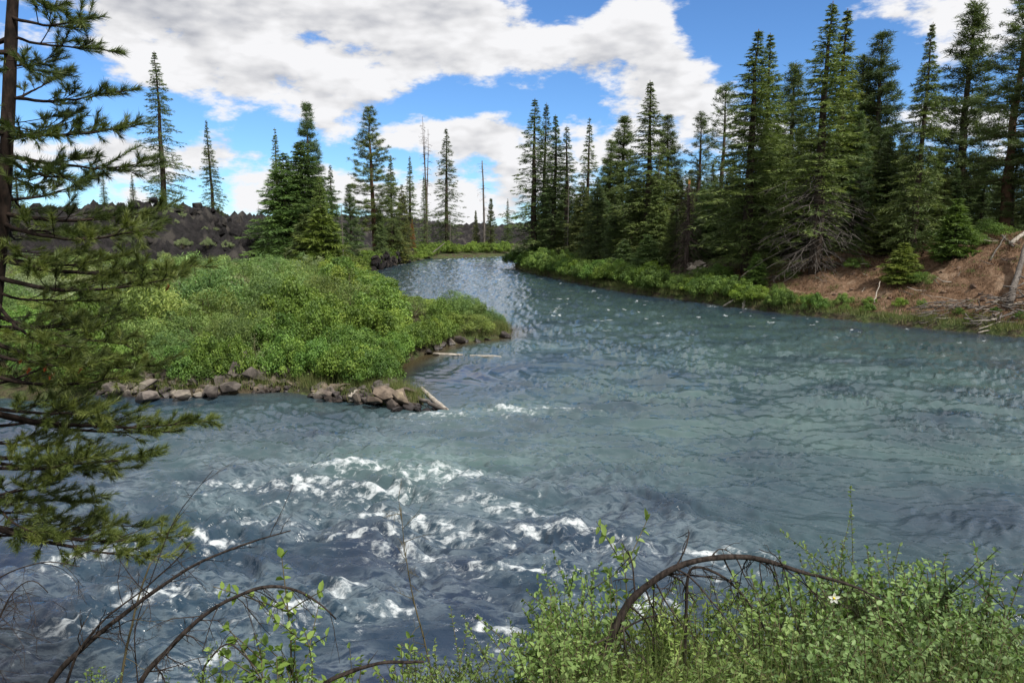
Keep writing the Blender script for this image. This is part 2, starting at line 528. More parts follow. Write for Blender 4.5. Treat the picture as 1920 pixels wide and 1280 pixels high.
def ground_z(x, y, full=False):
    x = np.asarray(x, float); y = np.asarray(y, float)
    d, t, sx = shore(x, y)
    rough = fbm(x * .35, y * .35, 4, 5) * .35
    dl = np.maximum(d, 0)
    zL = .30 * sstep(dl, 0, .5) + .55 * sstep(dl, .5, 4) + .9 * sstep(dl, 4, 22) + rough * .6 * sstep(dl, .3, 4)
    hr = np.interp(sx, [0, 10, 14, 20, 26, 31, 36], [1.6, 2.6, 3.4, 4.2, 5.2, 6.0, 6.4])
    rn = np.interp(sx, [0, 14, 20, 26, 31, 36], [9, 13, 16, 17, 13, 12])
    zR = .50 * sstep(dl, 0, .35) + .25 * sstep(dl, .3, 2.5) + hr * sstep(dl, .8, rn) ** .85 + rough * 1.1 * sstep(dl, .5, 4) + .35 * np.abs(fbm(x * .9, y * .9, 3, 9)) * sstep(dl, 1, 4)
    zN = .15 * sstep(dl, 0, .3) + np.minimum(dl * .575, 5.35) + rough * .3 * sstep(dl, .3, 3)
    z = np.where(t == 0, zL, np.where(t == 1, zR, zN))
    bed = -1.6 * sstep(-d, 0, 4.5) - .15
    z = np.where(d > 0, z, bed)
    if full:
        return z, d, t, sx
    return z
def gz(x, y):
    return float(ground_z(np.array([x]), np.array([y]))[0])

# ground sheet
def axis(knots):
    out = []
    for (a, b, step) in knots:
        out.append(np.arange(a, b, step))
    out.append(np.array([knots[-1][1]]))
    return np.concatenate(out)
gx = axis([(-1500, -300, 100), (-300, -80, 12), (-80, -34, 1.6), (-34, 48, .42), (48, 100, 2.2), (100, 300, 14), (300, 1500, 100)])
gy = axis([(-200, -20, 20), (-20, 0, 2), (0, 14, .4), (14, 28, 1.0), (28, 72, .4), (72, 140, .9), (140, 260, 2.5), (260, 500, 20), (500, 3000, 150)])
X, Y = np.meshgrid(gx, gy)
Zg, Dg, Tg, SX = ground_z(X, Y, True)
Zg = Zg + np.where(Y > 300, (Y - 300) * .004, 0)
nx, ny = len(gx), len(gy)
idx = np.arange(nx * ny).reshape(ny, nx)
Qg = np.stack([idx[:-1, :-1], idx[:-1, 1:], idx[1:, 1:], idx[1:, :-1]], -1).reshape(-1, 4)
soil = np.where((Tg == 1) & (Dg > 0), sstep(SX, 17.5, 22) * sstep(Dg, .8, 2.2) * (1 - .75 * sstep(Dg, 11, 18)), 0)
m, N, out = mat_base('ground')
geo = N.n('ShaderNodeNewGeometry'); pos = geo.outputs['Position']
n1 = N.noise(pos, .7, 7, .62); n2 = N.noise(pos, 3.2, 6, .6); n3 = N.noise(pos, 14, 4, .6)
litter = N.mix(N.smooth(n2, .4, .62), (.040, .034, .024), (.085, .070, .045))
moss = N.mix(N.smooth(n2, .38, .66), (.050, .070, .025), (.085, .110, .040))
base = N.mix(N.smooth(n1, .42, .58), litter, moss)
dirt = N.mix(N.smooth(n2, .36, .64), (.110, .068, .042), (.195, .124, .080))
dirt = N.mix(N.math('MULTIPLY', N.smooth(n1, .54, .68), .8), dirt, (.30, .215, .150))
dirt = N.mix(N.math('MULTIPLY', N.smooth(n3, .58, .70), .7), dirt, (.085, .050, .034))
sa = N.math('ADD', N.attr('soil'), N.math('MULTIPLY', N.math('SUBTRACT', n1, .5), .9))
c = N.mix(N.smooth(sa, .32, .6), base, dirt)
h = N.math('ADD', N.math('MULTIPLY', n2, .7), N.math('MULTIPLY', n3, .3))
principled(N, out, c, .95, .1, N.bump(h, 1.0, .35))
me = make_mesh('ground', np.stack([X, Y, Zg], -1).reshape(-1, 3), Qg, m, {'soil': soil.ravel()}, True)
tag(part('ground', me, None), kind='structure')

# ------------------------------------------------------------------ river
rows = [6.0]
while rows[-1] < 262:
    y = rows[-1]
    rows.append(y + np.clip(y * y / (7 * 739) * 1.25, .045, 1.0))
ry = np.array(rows)
ncol = 960
s = np.linspace(-1, 1, ncol)
YY = np.repeat(ry[:, None], ncol, 1)
XX = s[None, :] * (YY * .88 + 4.0)
def blob(px, py, rx, ry_, rot=0.0):
    c = G(px, py)
    dx, dy = XX - c[0], YY - c[1]
    ca, sa_ = cos(radians(rot)), sin(radians(rot))
    u, v = (dx * ca + dy * sa_) / rx, (-dx * sa_ + dy * ca) / ry_
    return np.exp(-(u * u + v * v))
wx = fbm(XX * .12, YY * .12, 3, 40) * 1.6; wy = fbm(XX * .12 + 9, YY * .12, 3, 41) * 1.3
ang = radians(-14)
U = (XX + wx) * cos(ang) + (YY + wy) * sin(ang)
Vv = -(XX + wx) * sin(ang) + (YY + wy) * cos(ang)
far = sstep(YY, 45, 75)
# how rough the river is from place to place
rapid = np.clip(1.0 * blob(640, 960, 6.5, 4.4, -8) + .85 * blob(900, 1000, 5, 3.2, -10) + .8 * blob(350, 1080, 6, 3.0) + .8 * blob(1120, 1030, 2.8, 2.0)
                + .6 * blob(560, 870, 5, 2.6) + .75 * blob(250, 1200, 5, 2.2) + .65 * blob(900, 1150, 4.5, 1.8) + .6 * blob(820, 778, 2.4, 1.3) + .7 * blob(960, 768, 2.2, 1.0)
                + .35 * blob(60, 900, 5, 4), 0, 1.15)
glass = np.clip(1.1 * blob(860, 715, 3.0, 3.2) + .9 * blob(780, 690, 3.0, 3.0) + .6 * blob(1000, 690, 2.2, 2.6), 0, 1)
farchop = far * (.55 + .45 * sstep(YY, 110, 170))
d_sh, t_sh, _ = shore(XX, YY)
calm_edge = sstep(-d_sh, -.2, 2.2)
amp = (.085 + .17 * rapid + .07 * farchop) * (1 - .86 * glass) * (.25 + .75 * calm_edge)
# elongated waves plus sharp little crests
n_a = pn(U * .30, Vv * .62, 1); n_b = pn(U * .75 + 4, Vv * 1.35, 2); n_c = pn(U * 1.7, Vv * 2.9 + 7, 3)
n_d = pn(U * 3.6, Vv * 6.0, 4); n_e = pn(U * 7.5, Vv * 12, 5)
r_a = 1 - 2 * np.abs(pn(U * .26 + 11, Vv * .55, 6)); r_b = 1 - 2 * np.abs(pn(U * .62, Vv * 1.2 + 3, 7)); r_c = 1 - 2 * np.abs(pn(U * 1.6, Vv * 2.7, 8))
def rdg(n):
    return 1 - 2.2 * np.abs(n)
small = (.050 + .036 * rapid + .030 * sstep(YY, 20, 36)) * (1 - .78 * glass) * (.35 + .65 * calm_edge) * (.7 + .9 * np.clip(fbm(XX * .16, YY * .22, 2, 44) + .35, 0, 1))
n_f = pn(U * 2.1 + 5, Vv * 4.4, 9); n_g = pn(U * 4.2 + 1, Vv * 8.2, 10)
hgt = amp * (.60 * n_a + .42 * n_b + .25 * n_c + .30 * r_a + .32 * r_b + .12 * r_c)
hgt += small * (.55 * rdg(n_c) + 1.3 * pn(U * 1.15 + 2, Vv * 2.7, 18) + .32 * rdg(n_f) + .75 * n_f + .55 * n_d + .12 * rdg(n_g) + .10 * pn(U * 4.5, Vv * 7.5, 19))
lonc = (.075 * sstep(XX, 0, 5) * sstep(YY, 10, 13) + .045 * sstep(YY, 18, 22)) * (1 - .6 * sstep(YY, 30, 55)) * (1 - glass) * (1 - .6 * rapid)
hgt += lonc * (pn(U * .30, Vv * 1.15, 14) + .8 * rdg(pn(U * .42 + 3, Vv * 1.9, 15)) * .6 + .5 * pn(U * .8, Vv * 3.2, 16))
foam = np.zeros_like(hgt)
lace = np.maximum(0, 1 - np.abs(pn(U * .9 + 3, Vv * 1.9, 21) + .35 * pn(U * 2.6, Vv * 5, 22)) * 7.5)
lace2 = np.maximum(0, 1 - np.abs(pn(U * 2.2, Vv * 4.2 + 8, 23) + .4 * pn(U * 5.6, Vv * 9, 24)) * 5.5)
# breaking crests, read off the photograph one by one: x, y, half length, half depth (m), height, tilt
BREAK = [(690, 880, 2.6, .75, .34, -16), (725, 925, 1.6, .7, .42, -12), (850, 895, 1.7, .7, .34, -16), (930, 955, 1.6, .55, .30, -18), (695, 1006, 1.0, .38, .34, -4),
         (775, 1035, 1.3, .40, .26, -16), (1098, 992, .75, .45, .36, -12), (1160, 1030, .9, .5, .34, -8), (940, 1065, 1.3, .42, .24, -12), (1340, 1040, 1.1, .35, .22, 4),
         (820, 778, 1.7, .5, .16, -6), (960, 768, 1.1, .6, .26, -14), (1010, 1000, 1.0, .4, .24, -16), (450, 905, 1.8, .5, .20, -8), (560, 920, 1.8, .55, .24, -12),
         (570, 1150, .9, .9, .28, -55), (330, 1110, 1.6, .5, .26, 4), (640, 1110, .5, .5, .16, 40), (730, 1140, .6, .25, .18, 20), (920, 1185, .7, .3, .22, -4),
         (700, 975, .9, .4, .22, -18), (600, 905, 1.4, .5, .26, -14), (380, 1010, 1.3, .4, .20, -6), (190, 1040, 1.4, .4, .20, 2), (380, 1240, .7, .4, .20, 30), (120, 1180, 1.0, .4, .18, 8),
         (1210, 1140, .7, .5, .24, 10), (870, 1010, 1.2, .45, .22, -15), (800, 985, 1.3, .45, .22, -18), (500, 985, 1.2, .4, .2, -8), (1040, 765, 1.6, .4, .16, -4)]
for i, (px, py, rl, rd, hh, rot) in enumerate(BREAK):
    c = G(px, py, .1)
    dx, dy = XX - c[0], YY - c[1]
    sel = (np.abs(dx) < rl * 3 + 2) & (np.abs(dy) < rl * 3 + 2)
    if not sel.any():
        continue
    dx, dy = dx[sel], dy[sel]
    ca, sb = cos(radians(rot)), sin(radians(rot))
    u, v = dx * ca + dy * sb, -dx * sb + dy * ca
    v = v + .35 * rl * (u / rl) ** 2 * .5 + .22 * pn(u * 1.3 + i * 7, v * .4, 31) + .07 * pn(u * 4 + i, v * 3, 32)
    e = np.exp(-(u / rl) ** 2)
    # steep towards the camera, long back
    prof = np.where(v < 0, np.exp(-(v / (rd * .5)) ** 2), np.exp(-(v / (rd * 1.3)) ** 2))
    hgt[sel] += hh * .45 * e * prof * (.8 + .5 * pn(u * 2.1, v * 2.1 + i, 33))
    white = e ** .6 * np.exp(-((v + rd * .22) / (rd * .75)) ** 2)
    nn = .5 + .6 * pn(u * 3.0, v * 3.6 + i * 3, 34) + .4 * pn(u * 8, v * 8 + i, 35)
    foam[sel] = np.maximum(foam[sel], np.clip(white ** 1.2 * 1.15 * np.clip(nn + .1, 0, 1.1), 0, .95))
    trail = np.exp(-(u / (rl * 1.2)) ** 2) * np.exp(-((v + rd * 1.7) / (rd * 1.9)) ** 2)
    foam[sel] = np.maximum(foam[sel], trail * lace[sel] * .75)
crest = hgt / np.maximum(amp, .02)
foam = np.maximum(foam, rapid ** 1.3 * (lace * .42 * sstep(fbm(XX * .5, YY * .7, 3, 51), -.15, .45) + lace2 * .30 * sstep(fbm(XX * .6 + 5, YY * .8, 3, 52), 0, .5)))
foam = np.maximum(foam, rapid * sstep(crest, 1.5, 2.3) * .45)
# upstream riffles and little whitecaps
cap = sstep(pn(XX * .38, YY * .30, 61) + .6 * pn(XX * 1.1, YY * .55, 62), .52, .80)
cap2 = sstep(pn(XX * .7, YY * .9, 63) + .6 * pn(XX * 2.0, YY * 2.0, 64), .48, .80)
line_r = np.exp(-((d_sh + 4.2 + 1.2 * pn(XX * .2, YY * .2, 65)) / 1.6) ** 2) * (t_sh == 1)
foam = np.maximum(foam, cap * farchop * 1.0)
foam = np.maximum(foam, .8 * cap2 * np.clip(sstep(YY, 33, 42) * sstep(XX, -1, 4) * .62 + line_r * 1.0 + far * .9, 0, 1))
foam = np.maximum(foam, lace * sstep(YY, 110, 165) * .85)
foam = np.maximum(foam, lace2 * .30 * sstep(fbm(XX * .3, YY * .4, 3, 70), .05, .5) * (1 - glass) * sstep(-d_sh, .5, 3))
# ring of ripples where the current wells up
c = G(1040, 700)
rr = np.hypot((XX - c[0]) / 1.35, YY - c[1])
hgt += .055 * np.sin(rr * 5.5 + 1.5 * pn(XX * .8, YY * .8, 77)) * np.exp(-((rr - 2.3) / 1.5) ** 2)
hgt -= .05 * np.exp(-(rr / 2.2) ** 2)
foam *= (1 - .9 * glass)
aer_sheen = (.45 * blob(700, 890, 6, 3.8, -10) + .08 * rapid + .62 * sstep(YY, 15, 25) * (1 - .55 * sstep(YY, 48, 80)) * sstep(XX, -16, 2) + .25 * sstep(YY, 17, 24) + .42 * sstep(XX, 1, 6) * sstep(YY, 8, 12) * (1 - sstep(YY, 15, 25)) + .20 * far)  # aerated tone, plus paler colour at near right standing in for reflected cloud
aer_sheen = aer_sheen * (1 - .9 * glass) * (1 - .75 * np.exp(-((d_sh + 0.0) / 6.0) ** 2) * (t_sh == 1))
aer_sheen = np.clip(aer_sheen * (.8 + .45 * fbm(XX * .22, YY * .30, 3, 80)), 0, 1)
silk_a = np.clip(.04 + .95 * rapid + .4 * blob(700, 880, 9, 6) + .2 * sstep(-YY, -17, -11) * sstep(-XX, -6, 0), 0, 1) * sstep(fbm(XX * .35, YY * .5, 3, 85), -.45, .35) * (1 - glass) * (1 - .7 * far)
shallow = np.clip(sstep(d_sh, -2.2, -.1) * (t_sh == 0) * sstep(YY, 29, 34) * (YY < 60) + .4 * sstep(d_sh, -2.0, 0) * (t_sh == 1), 0, 1)
idx = np.arange(XX.size).reshape(XX.shape)
Qw = np.stack([idx[:-1, :-1], idx[:-1, 1:], idx[1:, 1:], idx[1:, :-1]], -1).reshape(-1, 4)
Qw = Qw[(d_sh.ravel()[Qw] < 1.5).any(1)]

m, N, out = mat_base('river_water')
geo = N.n('ShaderNodeNewGeometry'); pos = geo.outputs['Position']
mp = N.mapping(pos, (1, 1.75, 1), (0, 0, radians(14)))
hsum = N.math('ADD', N.math('MULTIPLY', N.noise(mp, 1.9, 4, .62, 2.3, .3), 2.6), N.noise(mp, 7.0, 2, .5))
calm = N.attr('calm')
bmp = N.n('ShaderNodeBump')
N.link(hsum, bmp.inputs['Height'])
bmp.inputs['Distance'].default_value = .024
N.link(N.smooth(calm, 0, 1, .75, .12, 'LINEAR'), bmp.inputs['Strength'])
deep = N.mix(N.smooth(N.noise(pos, .22, 3, .5), .4, .6), (.009, .018, .046), (.012, .030, .054))
wc = N.mix(N.math('MINIMUM', N.attr('aeration_sheen'), 1.0), deep, (.058, .098, .098))
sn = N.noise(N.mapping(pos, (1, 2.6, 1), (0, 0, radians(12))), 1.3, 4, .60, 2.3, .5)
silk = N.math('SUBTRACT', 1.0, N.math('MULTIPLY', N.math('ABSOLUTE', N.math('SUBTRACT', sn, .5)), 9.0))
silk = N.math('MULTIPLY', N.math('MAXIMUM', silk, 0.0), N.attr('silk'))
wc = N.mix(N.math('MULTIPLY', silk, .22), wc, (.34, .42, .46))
wc = N.mix(N.attr('shallow'), wc, (.060, .048, .026))
wp = principled(N, None, wc, .08, .75, bmp.outputs[0])
wp.inputs['IOR'].default_value = 1.333
fsum = N.noise(mp, 5.0, 6, .72, 2.2, .8)
fo = N.attr('foam')
fm = N.smooth(N.math('ADD', fo, N.math('MULTIPLY', N.math('SUBTRACT', fsum, .5), 2.2)), .36, 1.15)
fm = N.math('MULTIPLY', N.math('MULTIPLY', fm, .88), N.smooth(fo, .04, .25))
fp = principled(N, None, (.52, .56, .58), .7, .3)
mx = N.n('ShaderNodeMixShader')
N.link(fm, mx.inputs[0]); N.link(wp.outputs[0], mx.inputs[1]); N.link(fp.outputs[0], mx.inputs[2])
N.link(mx.outputs[0], out.inputs['Surface'])
me = make_mesh('river', np.stack([XX, YY, hgt], -1).reshape(-1, 3), Qw, m,
               {'foam': foam.ravel(), 'aeration_sheen': aer_sheen.ravel(), 'shallow': shallow.ravel(), 'calm': np.maximum(glass, .55 * sstep(YY, 13, 24)).ravel(), 'silk': silk_a.ravel()}, True)
river = tag(part('river', me, None), kind='structure')

# ------------------------------------------------------------------ lava flow
LAVA_EDGE = [(-400, 70), (-110, 78), (-70, 84), (-48, 90), (-36, 95), (-31, 103), (-30, 113), (-34, 125), (-42, 150), (-46, 190), (-30, 240), (5, 266), (60, 275), (400, 285)]
def lava_inside(x, y):
    best = np.full(x.shape, 1e9); side = np.zeros(x.shape)
    for a, b in zip(LAVA_EDGE[:-1], LAVA_EDGE[1:]):
        dx, dy = b[0] - a[0], b[1] - a[1]
        u = np.clip(((x - a[0]) * dx + (y - a[1]) * dy) / (dx * dx + dy * dy), 0, 1)
        d = np.hypot(x - a[0] - u * dx, y - a[1] - u * dy)
        cr = dx * (y - a[1]) - dy * (x - a[0])
        mk = d < best
        best = np.where(mk, d, best); side = np.where(mk, cr, side)
    return np.where(side > 0, best, -best)
lx = axis([(-260, -120, 3), (-120, -26, .5), (-26, 90, 1.0), (90, 260, 5)])
ly = axis([(66, 86, 2), (86, 132, .5), (132, 235, 2.2), (235, 300, 1.0), (300, 420, 8)])
LX, LY = np.meshgrid(lx, ly)
din = lava_inside(LX, LY)
ridge = 1 - np.abs(pn(LX * .16, LY * .16, 90)) * 2
lumps = .9 * fbm(LX * .09, LY * .09, 3, 91) + .8 * ridge + .95 * (1 - 2 * np.abs(pn(LX * .42, LY * .42, 92))) + .75 * pn(LX * .9, LY * .9, 93) + .45 * pn(LX * 1.9, LY * 1.9, 94)
top = np.interp(LX, [-120, -60, -46, -38, -32, -20, 60], [8.5, 8.6, 9.6, 9.4, 7.0, 7.0, 8.0])
near_l = (LX < -26) & (LY < 150)
lz = -1.0 + (top + .2) * sstep(din, -1.0, np.where(near_l, 20, 14)) ** .8 + lumps * (.25 + 1.15 * sstep(din, 0, 8))
lz = np.where(din > -1.5, lz, -3.0)
jx = .35 * pn(LX * 1.3, LY * 1.3, 95); jy = .35 * pn(LX * 1.3 + 7, LY * 1.3, 96)
idx = np.arange(LX.size).reshape(LX.shape)
Ql = np.stack([idx[:-1, :-1], idx[:-1, 1:], idx[1:, 1:], idx[1:, :-1]], -1).reshape(-1, 4)
keep = (din.ravel()[Ql] > -2.5).any(1)
me = make_mesh('lava_field', np.stack([LX + jx, LY + jy, lz], -1).reshape(-1, 3), Ql[keep], M['lava'], None, False)
lava = tag(part('lava_field', me, None), label='jagged black lava flow behind the green peninsula', kind='structure')
def lava_z(x, y):
    i = int(np.clip(np.searchsorted(lx, x), 0, len(lx) - 1)); j = int(np.clip(np.searchsorted(ly, y), 0, len(ly) - 1))
    return float(lz[j, i])
def surf_z(x, y):
    z = gz(x, y)
    if lava_inside(np.array([x]), np.array([y]))[0] > -1:
        z = max(z, lava_z(x, y))
    return z

# angular stones: convex hulls of scattered points
import bmesh
def stone_mesh(name, seed, mat, npts=15, flat=.7):
    rng = np.random.default_rng(seed)
    p = norm(rng.normal(size=(npts, 3))) * rng.uniform(.78, 1.0, (npts, 1)) * np.array([1, rng.uniform(.65, .95), flat * rng.uniform(.8, 1.1)])
    bm = bmesh.new()
    for q in p:
        bm.verts.new(q)
    r = bmesh.ops.convex_hull(bm, input=bm.verts)
    bmesh.ops.delete(bm, geom=[v for v in bm.verts if not v.link_faces], context='VERTS')
    bmesh.ops.bevel(bm, geom=list(bm.edges), offset=.025, segments=1, affect='EDGES')
    bmesh.ops.triangulate(bm, faces=bm.faces)
    me_ = bpy.data.meshes.new(name)
    bm.to_mesh(me_); bm.free()
    me_.materials.append(mat)
    return me_
STONES = [stone_mesh('stone', 100 + i, M['stone'], 13 + i % 4) for i in range(8)]
BLOCKS = [stone_mesh('lava_block', 200 + i, M['lava'], 14 + i % 5, .85) for i in range(8)]
PALE = [stone_mesh('pale_stone', 300 + i, M['pale_rock'], 12, .7) for i in range(4)]
rs = np.random.default_rng(7)
def put_stone(name, meshes, parent, loc, r, color=None):
    o = part(name, meshes[rs.integers(len(meshes))], parent, color)
    o.location = loc
    o.rotation_euler = (rs.uniform(-.4, .4), rs.uniform(-.4, .4), rs.uniform(0, 6.28))
    o.scale = (r, r * rs.uniform(.8, 1.1), r * rs.uniform(.75, 1.1))
    return o
# blocks riding on the lava flow
for k in range(150):
    px = rs.uniform(20, 556); Yb = rs.uniform(92, 122)
    xb = (px - CX) / F * Yb
    if lava_inside(np.array([xb]), np.array([Yb]))[0] < .2: continue
    r = rs.uniform(.35, 1.25)
    put_stone('lava_block', BLOCKS, lava, (xb, Yb, lava_z(xb, Yb) + r * .1), r)
for (px, py, Yb, r) in [(478, 395, 116, 1.7), (455, 393, 117, 1.5), (430, 392, 118, 1.4), (370, 392, 118, 1.5), (345, 398, 117, 1.3), (405, 400, 112, 1.6), (300, 405, 117, 1.4), (500, 410, 112, 1.2),
                        (536, 455, 99, 1.1), (520, 445, 100, 1.0), (552, 462, 97, .8), (395, 415, 108, 1.3), (365, 410, 110, 1.2)]:
    p = D(px, py, Yb)
    p[2] = lava_z(p[0], p[1]) + r * .15
    put_stone('lava_block', BLOCKS, lava, p, r)

# ------------------------------------------------------------------ conifers
def fir_meshes(seed, H=26.0, R=3.2, cb=.05, spire=.9, density=1.0, skip=.0, droop=.35, bare=0.0, top_thin=0.0):
    """trunk and crown of a fir or spruce of height H; bare: dead grey lower fraction"""
    rng = np.random.default_rng(seed)
    tr, cr, dd = Acc(), Acc(), Acc()
    zz = np.linspace(-.8, H, 14)
    sway = np.cumsum(rng.normal(0, .035, (14, 2)), 0) * (H / 26)
    pts = np.column_stack([sway, zz])
    r0 = .0135 * H
    tube(tr, pts, np.maximum(r0 * (1 - (zz / H).clip(0, 1)) ** .8, .025), 8)
    def trunk_at(z):
        return np.array([np.interp(z, zz, pts[:, 0]), np.interp(z, zz, pts[:, 1]), z])
    P, Dv, L, Wd, Ti = [], [], [], [], []
    z = max(cb * H, .25)
    while z < H * .992:
        t = (z - cb * H) / (H * (1 - cb))
        prof = (1 - t) ** spire * min(1.0, .55 + t * 3)
        nb = rng.integers(6, 9)
        a0 = rng.uniform(0, 6.28)
        whorl = rng.uniform(.78, 1.15)
        for k in range(nb):
            if rng.random() < skip: continue
            a = a0 + k * 6.283 / nb + rng.normal(0, .3)
            Lb = R * prof * whorl * rng.uniform(.55, 1.2) + .10
            zb = min(z + rng.normal(0, .28), H * .985)
            rad = np.array([cos(a), sin(a), 0]); sid = np.array([-sin(a), cos(a), 0])
            e = (.55 * t ** 1.6 - .18) + rng.normal(0, .09)
            dr = droop * (1 - t) * rng.uniform(.6, 1.3)
            o = trunk_at(zb)
            def bp(s):
                s = np.asarray(s)[:, None]
                return o + rad * (Lb * s * cos(e)) + np.array([0, 0, 1]) * (Lb * (s * sin(e) - dr * s ** 2 + .32 * dr * s ** 4))
            dead = t < bare and rng.random() < .93 - .5 * (t / max(bare, .01)) ** 3
            if dead:
                s = np.linspace(0, 1, 5)
                q = bp(s) + rng.normal(0, .06, (5, 3)) + np.array([0, 0, -1]) * (Lb * .30 * s ** 2)[:, None]
                tube(dd, q, np.linspace(.045, .012, 5), 3, rng.uniform(0, 1), False)
                for _ in range(7):
                    i = rng.integers(1, 5)
                    dirn = norm(rad * rng.uniform(.2, .9) + sid * rng.normal(0, .7) + np.array([0, 0, -rng.uniform(.2, 1.0)]))
                    ln = rng.uniform(.5, 1.3)
                    qq = np.stack([q[i], q[i] + dirn * ln * .5 + rng.normal(0, .05, 3), q[i] + dirn * ln + np.array([0, 0, -.15])])
                    tube(dd, qq, np.array([.022, .015, .008]), 3, rng.uniform(0, 1), False)
                continue
            s = np.linspace(0, 1, 4)
            tube(tr, bp(s), np.linspace(max(.012 * Lb, .02), .008, 4), 3, .5, False)
            nt = max(4, int(Lb / .135 * density))
            st = rng.uniform(.03, 1.0, nt) ** .8
            B = bp(st)
            sg = rng.choice([-1, 1], nt)
            tl = (.42 * Lb * (1 - st) ** .8 + .22) * rng.uniform(.6, 1.15, nt)
            fw = rng.uniform(.45, .95, nt)
            td = norm(rad[None] * fw[:, None] + sid[None] * (sg * rng.uniform(.5, 1.0, nt))[:, None] + np.array([0, 0, 1])[None] * rng.normal(-.30, .28, nt)[:, None])
            tone = rng.uniform(.15, .75)
            tf = .38 + .62 * min(1, (1 - t) * 3.5)
            tl = tl * tf
            for j in range(5):
                u = (j + rng.uniform(.0, .9, nt)) / 5.0
                bpnt = B + td * (tl * u)[:, None] + rng.normal(0, .03, (nt, 3))
                dv = norm(td + rng.normal(0, .42, (nt, 3)) + np.array([0, 0, -.10]))
                P.append(bpnt); Dv.append(dv)
                L.append(rng.uniform(.20, .46, nt) * tf); Wd.append(rng.uniform(.05, .11, nt))
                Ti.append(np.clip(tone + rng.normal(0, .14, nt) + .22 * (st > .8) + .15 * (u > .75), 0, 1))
        z += (.27 + .24 * (1 - t)) * (H / 26) ** .5 * rng.uniform(.6, 1.4) * (1 + top_thin * (t > .7))
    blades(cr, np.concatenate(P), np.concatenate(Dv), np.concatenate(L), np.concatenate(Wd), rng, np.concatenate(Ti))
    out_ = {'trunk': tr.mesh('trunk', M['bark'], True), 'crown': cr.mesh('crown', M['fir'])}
    if bare > 0:
        out_['dead_branches'] = dd.mesh('dead_branches', M['grey_wood'])
    out_['H'] = H
    return out_
def pine_meshes(seed, H=28.0, R=3.4, cb=.3, density=1.0, spire=.6, irregular=.35, tuft=.34, bark='red_bark', skip=.1, foliage='pine'):
    """open-crowned pine: irregular limbs carrying round tufts of long needles"""
    rng = np.random.default_rng(seed)
    tr, cr = Acc(), Acc()
    zz = np.linspace(-.8, H, 14)
    sway = np.cumsum(rng.normal(0, .05, (14, 2)), 0) * (H / 26)
    pts = np.column_stack([sway, zz])
    tube(tr, pts, np.maximum(.0125 * H * (1 - (zz / H).clip(0, 1)) ** .75, .03), 8)
    P, Dv, L, Wd, Ti = [], [], [], [], []
    z = cb * H
    while z < H * .99:
        t = (z - cb * H) / (H * (1 - cb))
        prof = (1 - t) ** spire * min(1, .5 + 2.2 * t)
        nb = rng.integers(3, 6)
        a0 = rng.uniform(0, 6.28)
        for k in range(nb):
            if rng.random() < skip: continue
            a = a0 + k * 6.283 / nb + rng.normal(0, .35)
            Lb = R * prof * rng.uniform(1 - irregular * 1.4, 1 + irregular * .6) + .3
            rad = np.array([cos(a), sin(a), 0]); sid = np.array([-sin(a), cos(a), 0])
            e = .75 * t - .18 + rng.normal(0, .14)
            o = np.array([np.interp(z, zz, pts[:, 0]), np.interp(z, zz, pts[:, 1]), z + rng.normal(0, .15)])
            def bp(s):
                s = np.asarray(s)[:, None]
                return o + rad * (Lb * s * cos(e)) + np.array([0, 0, 1]) * (Lb * (s * sin(e) - .18 * s + .28 * s ** 2))
            tube(tr, bp(np.linspace(0, 1, 4)), np.linspace(.018 * Lb + .015, .015, 4), 4, .5, False)
            nt = max(3, int(Lb * 3.4 * density))
            st = rng.uniform(.12, 1.0, nt) ** .75
            C = bp(st) + sid[None] * (rng.normal(0, .20, nt) * Lb * (1.1 - st))[:, None] + np.array([0, 0, 1]) * rng.uniform(-.08, .28, nt)[:, None]
            C[0] = bp([1.0])[0]
            tone = rng.uniform(.2, .7)
            kb = 26
            cc = np.repeat(C, kb, 0)
            up = norm(rng.normal(0, 1, (nt * kb, 3)) + rad * .35 + np.array([0, 0, .35]))
            P.append(cc + up * .02 + rng.normal(0, tuft * .32, (nt * kb, 3)))
            Dv.append(up); L.append(rng.uniform(.6, 1.1, nt * kb) * tuft); Wd.append(rng.uniform(.035, .07, nt * kb))
            Ti.append(np.clip(np.repeat(tone + rng.normal(0, .12, nt), kb) + rng.normal(0, .12, nt * kb), 0, 1))
        z += (.42 + .25 * (1 - t)) * (H / 28) ** .5 * rng.uniform(.7, 1.3)
    blades(cr, np.concatenate(P), np.concatenate(Dv), np.concatenate(L), np.concatenate(Wd), rng, np.concatenate(Ti))
    return {'trunk': tr.mesh('trunk', M[bark], True), 'crown': cr.mesh('crown', M[foliage]), 'H': H}
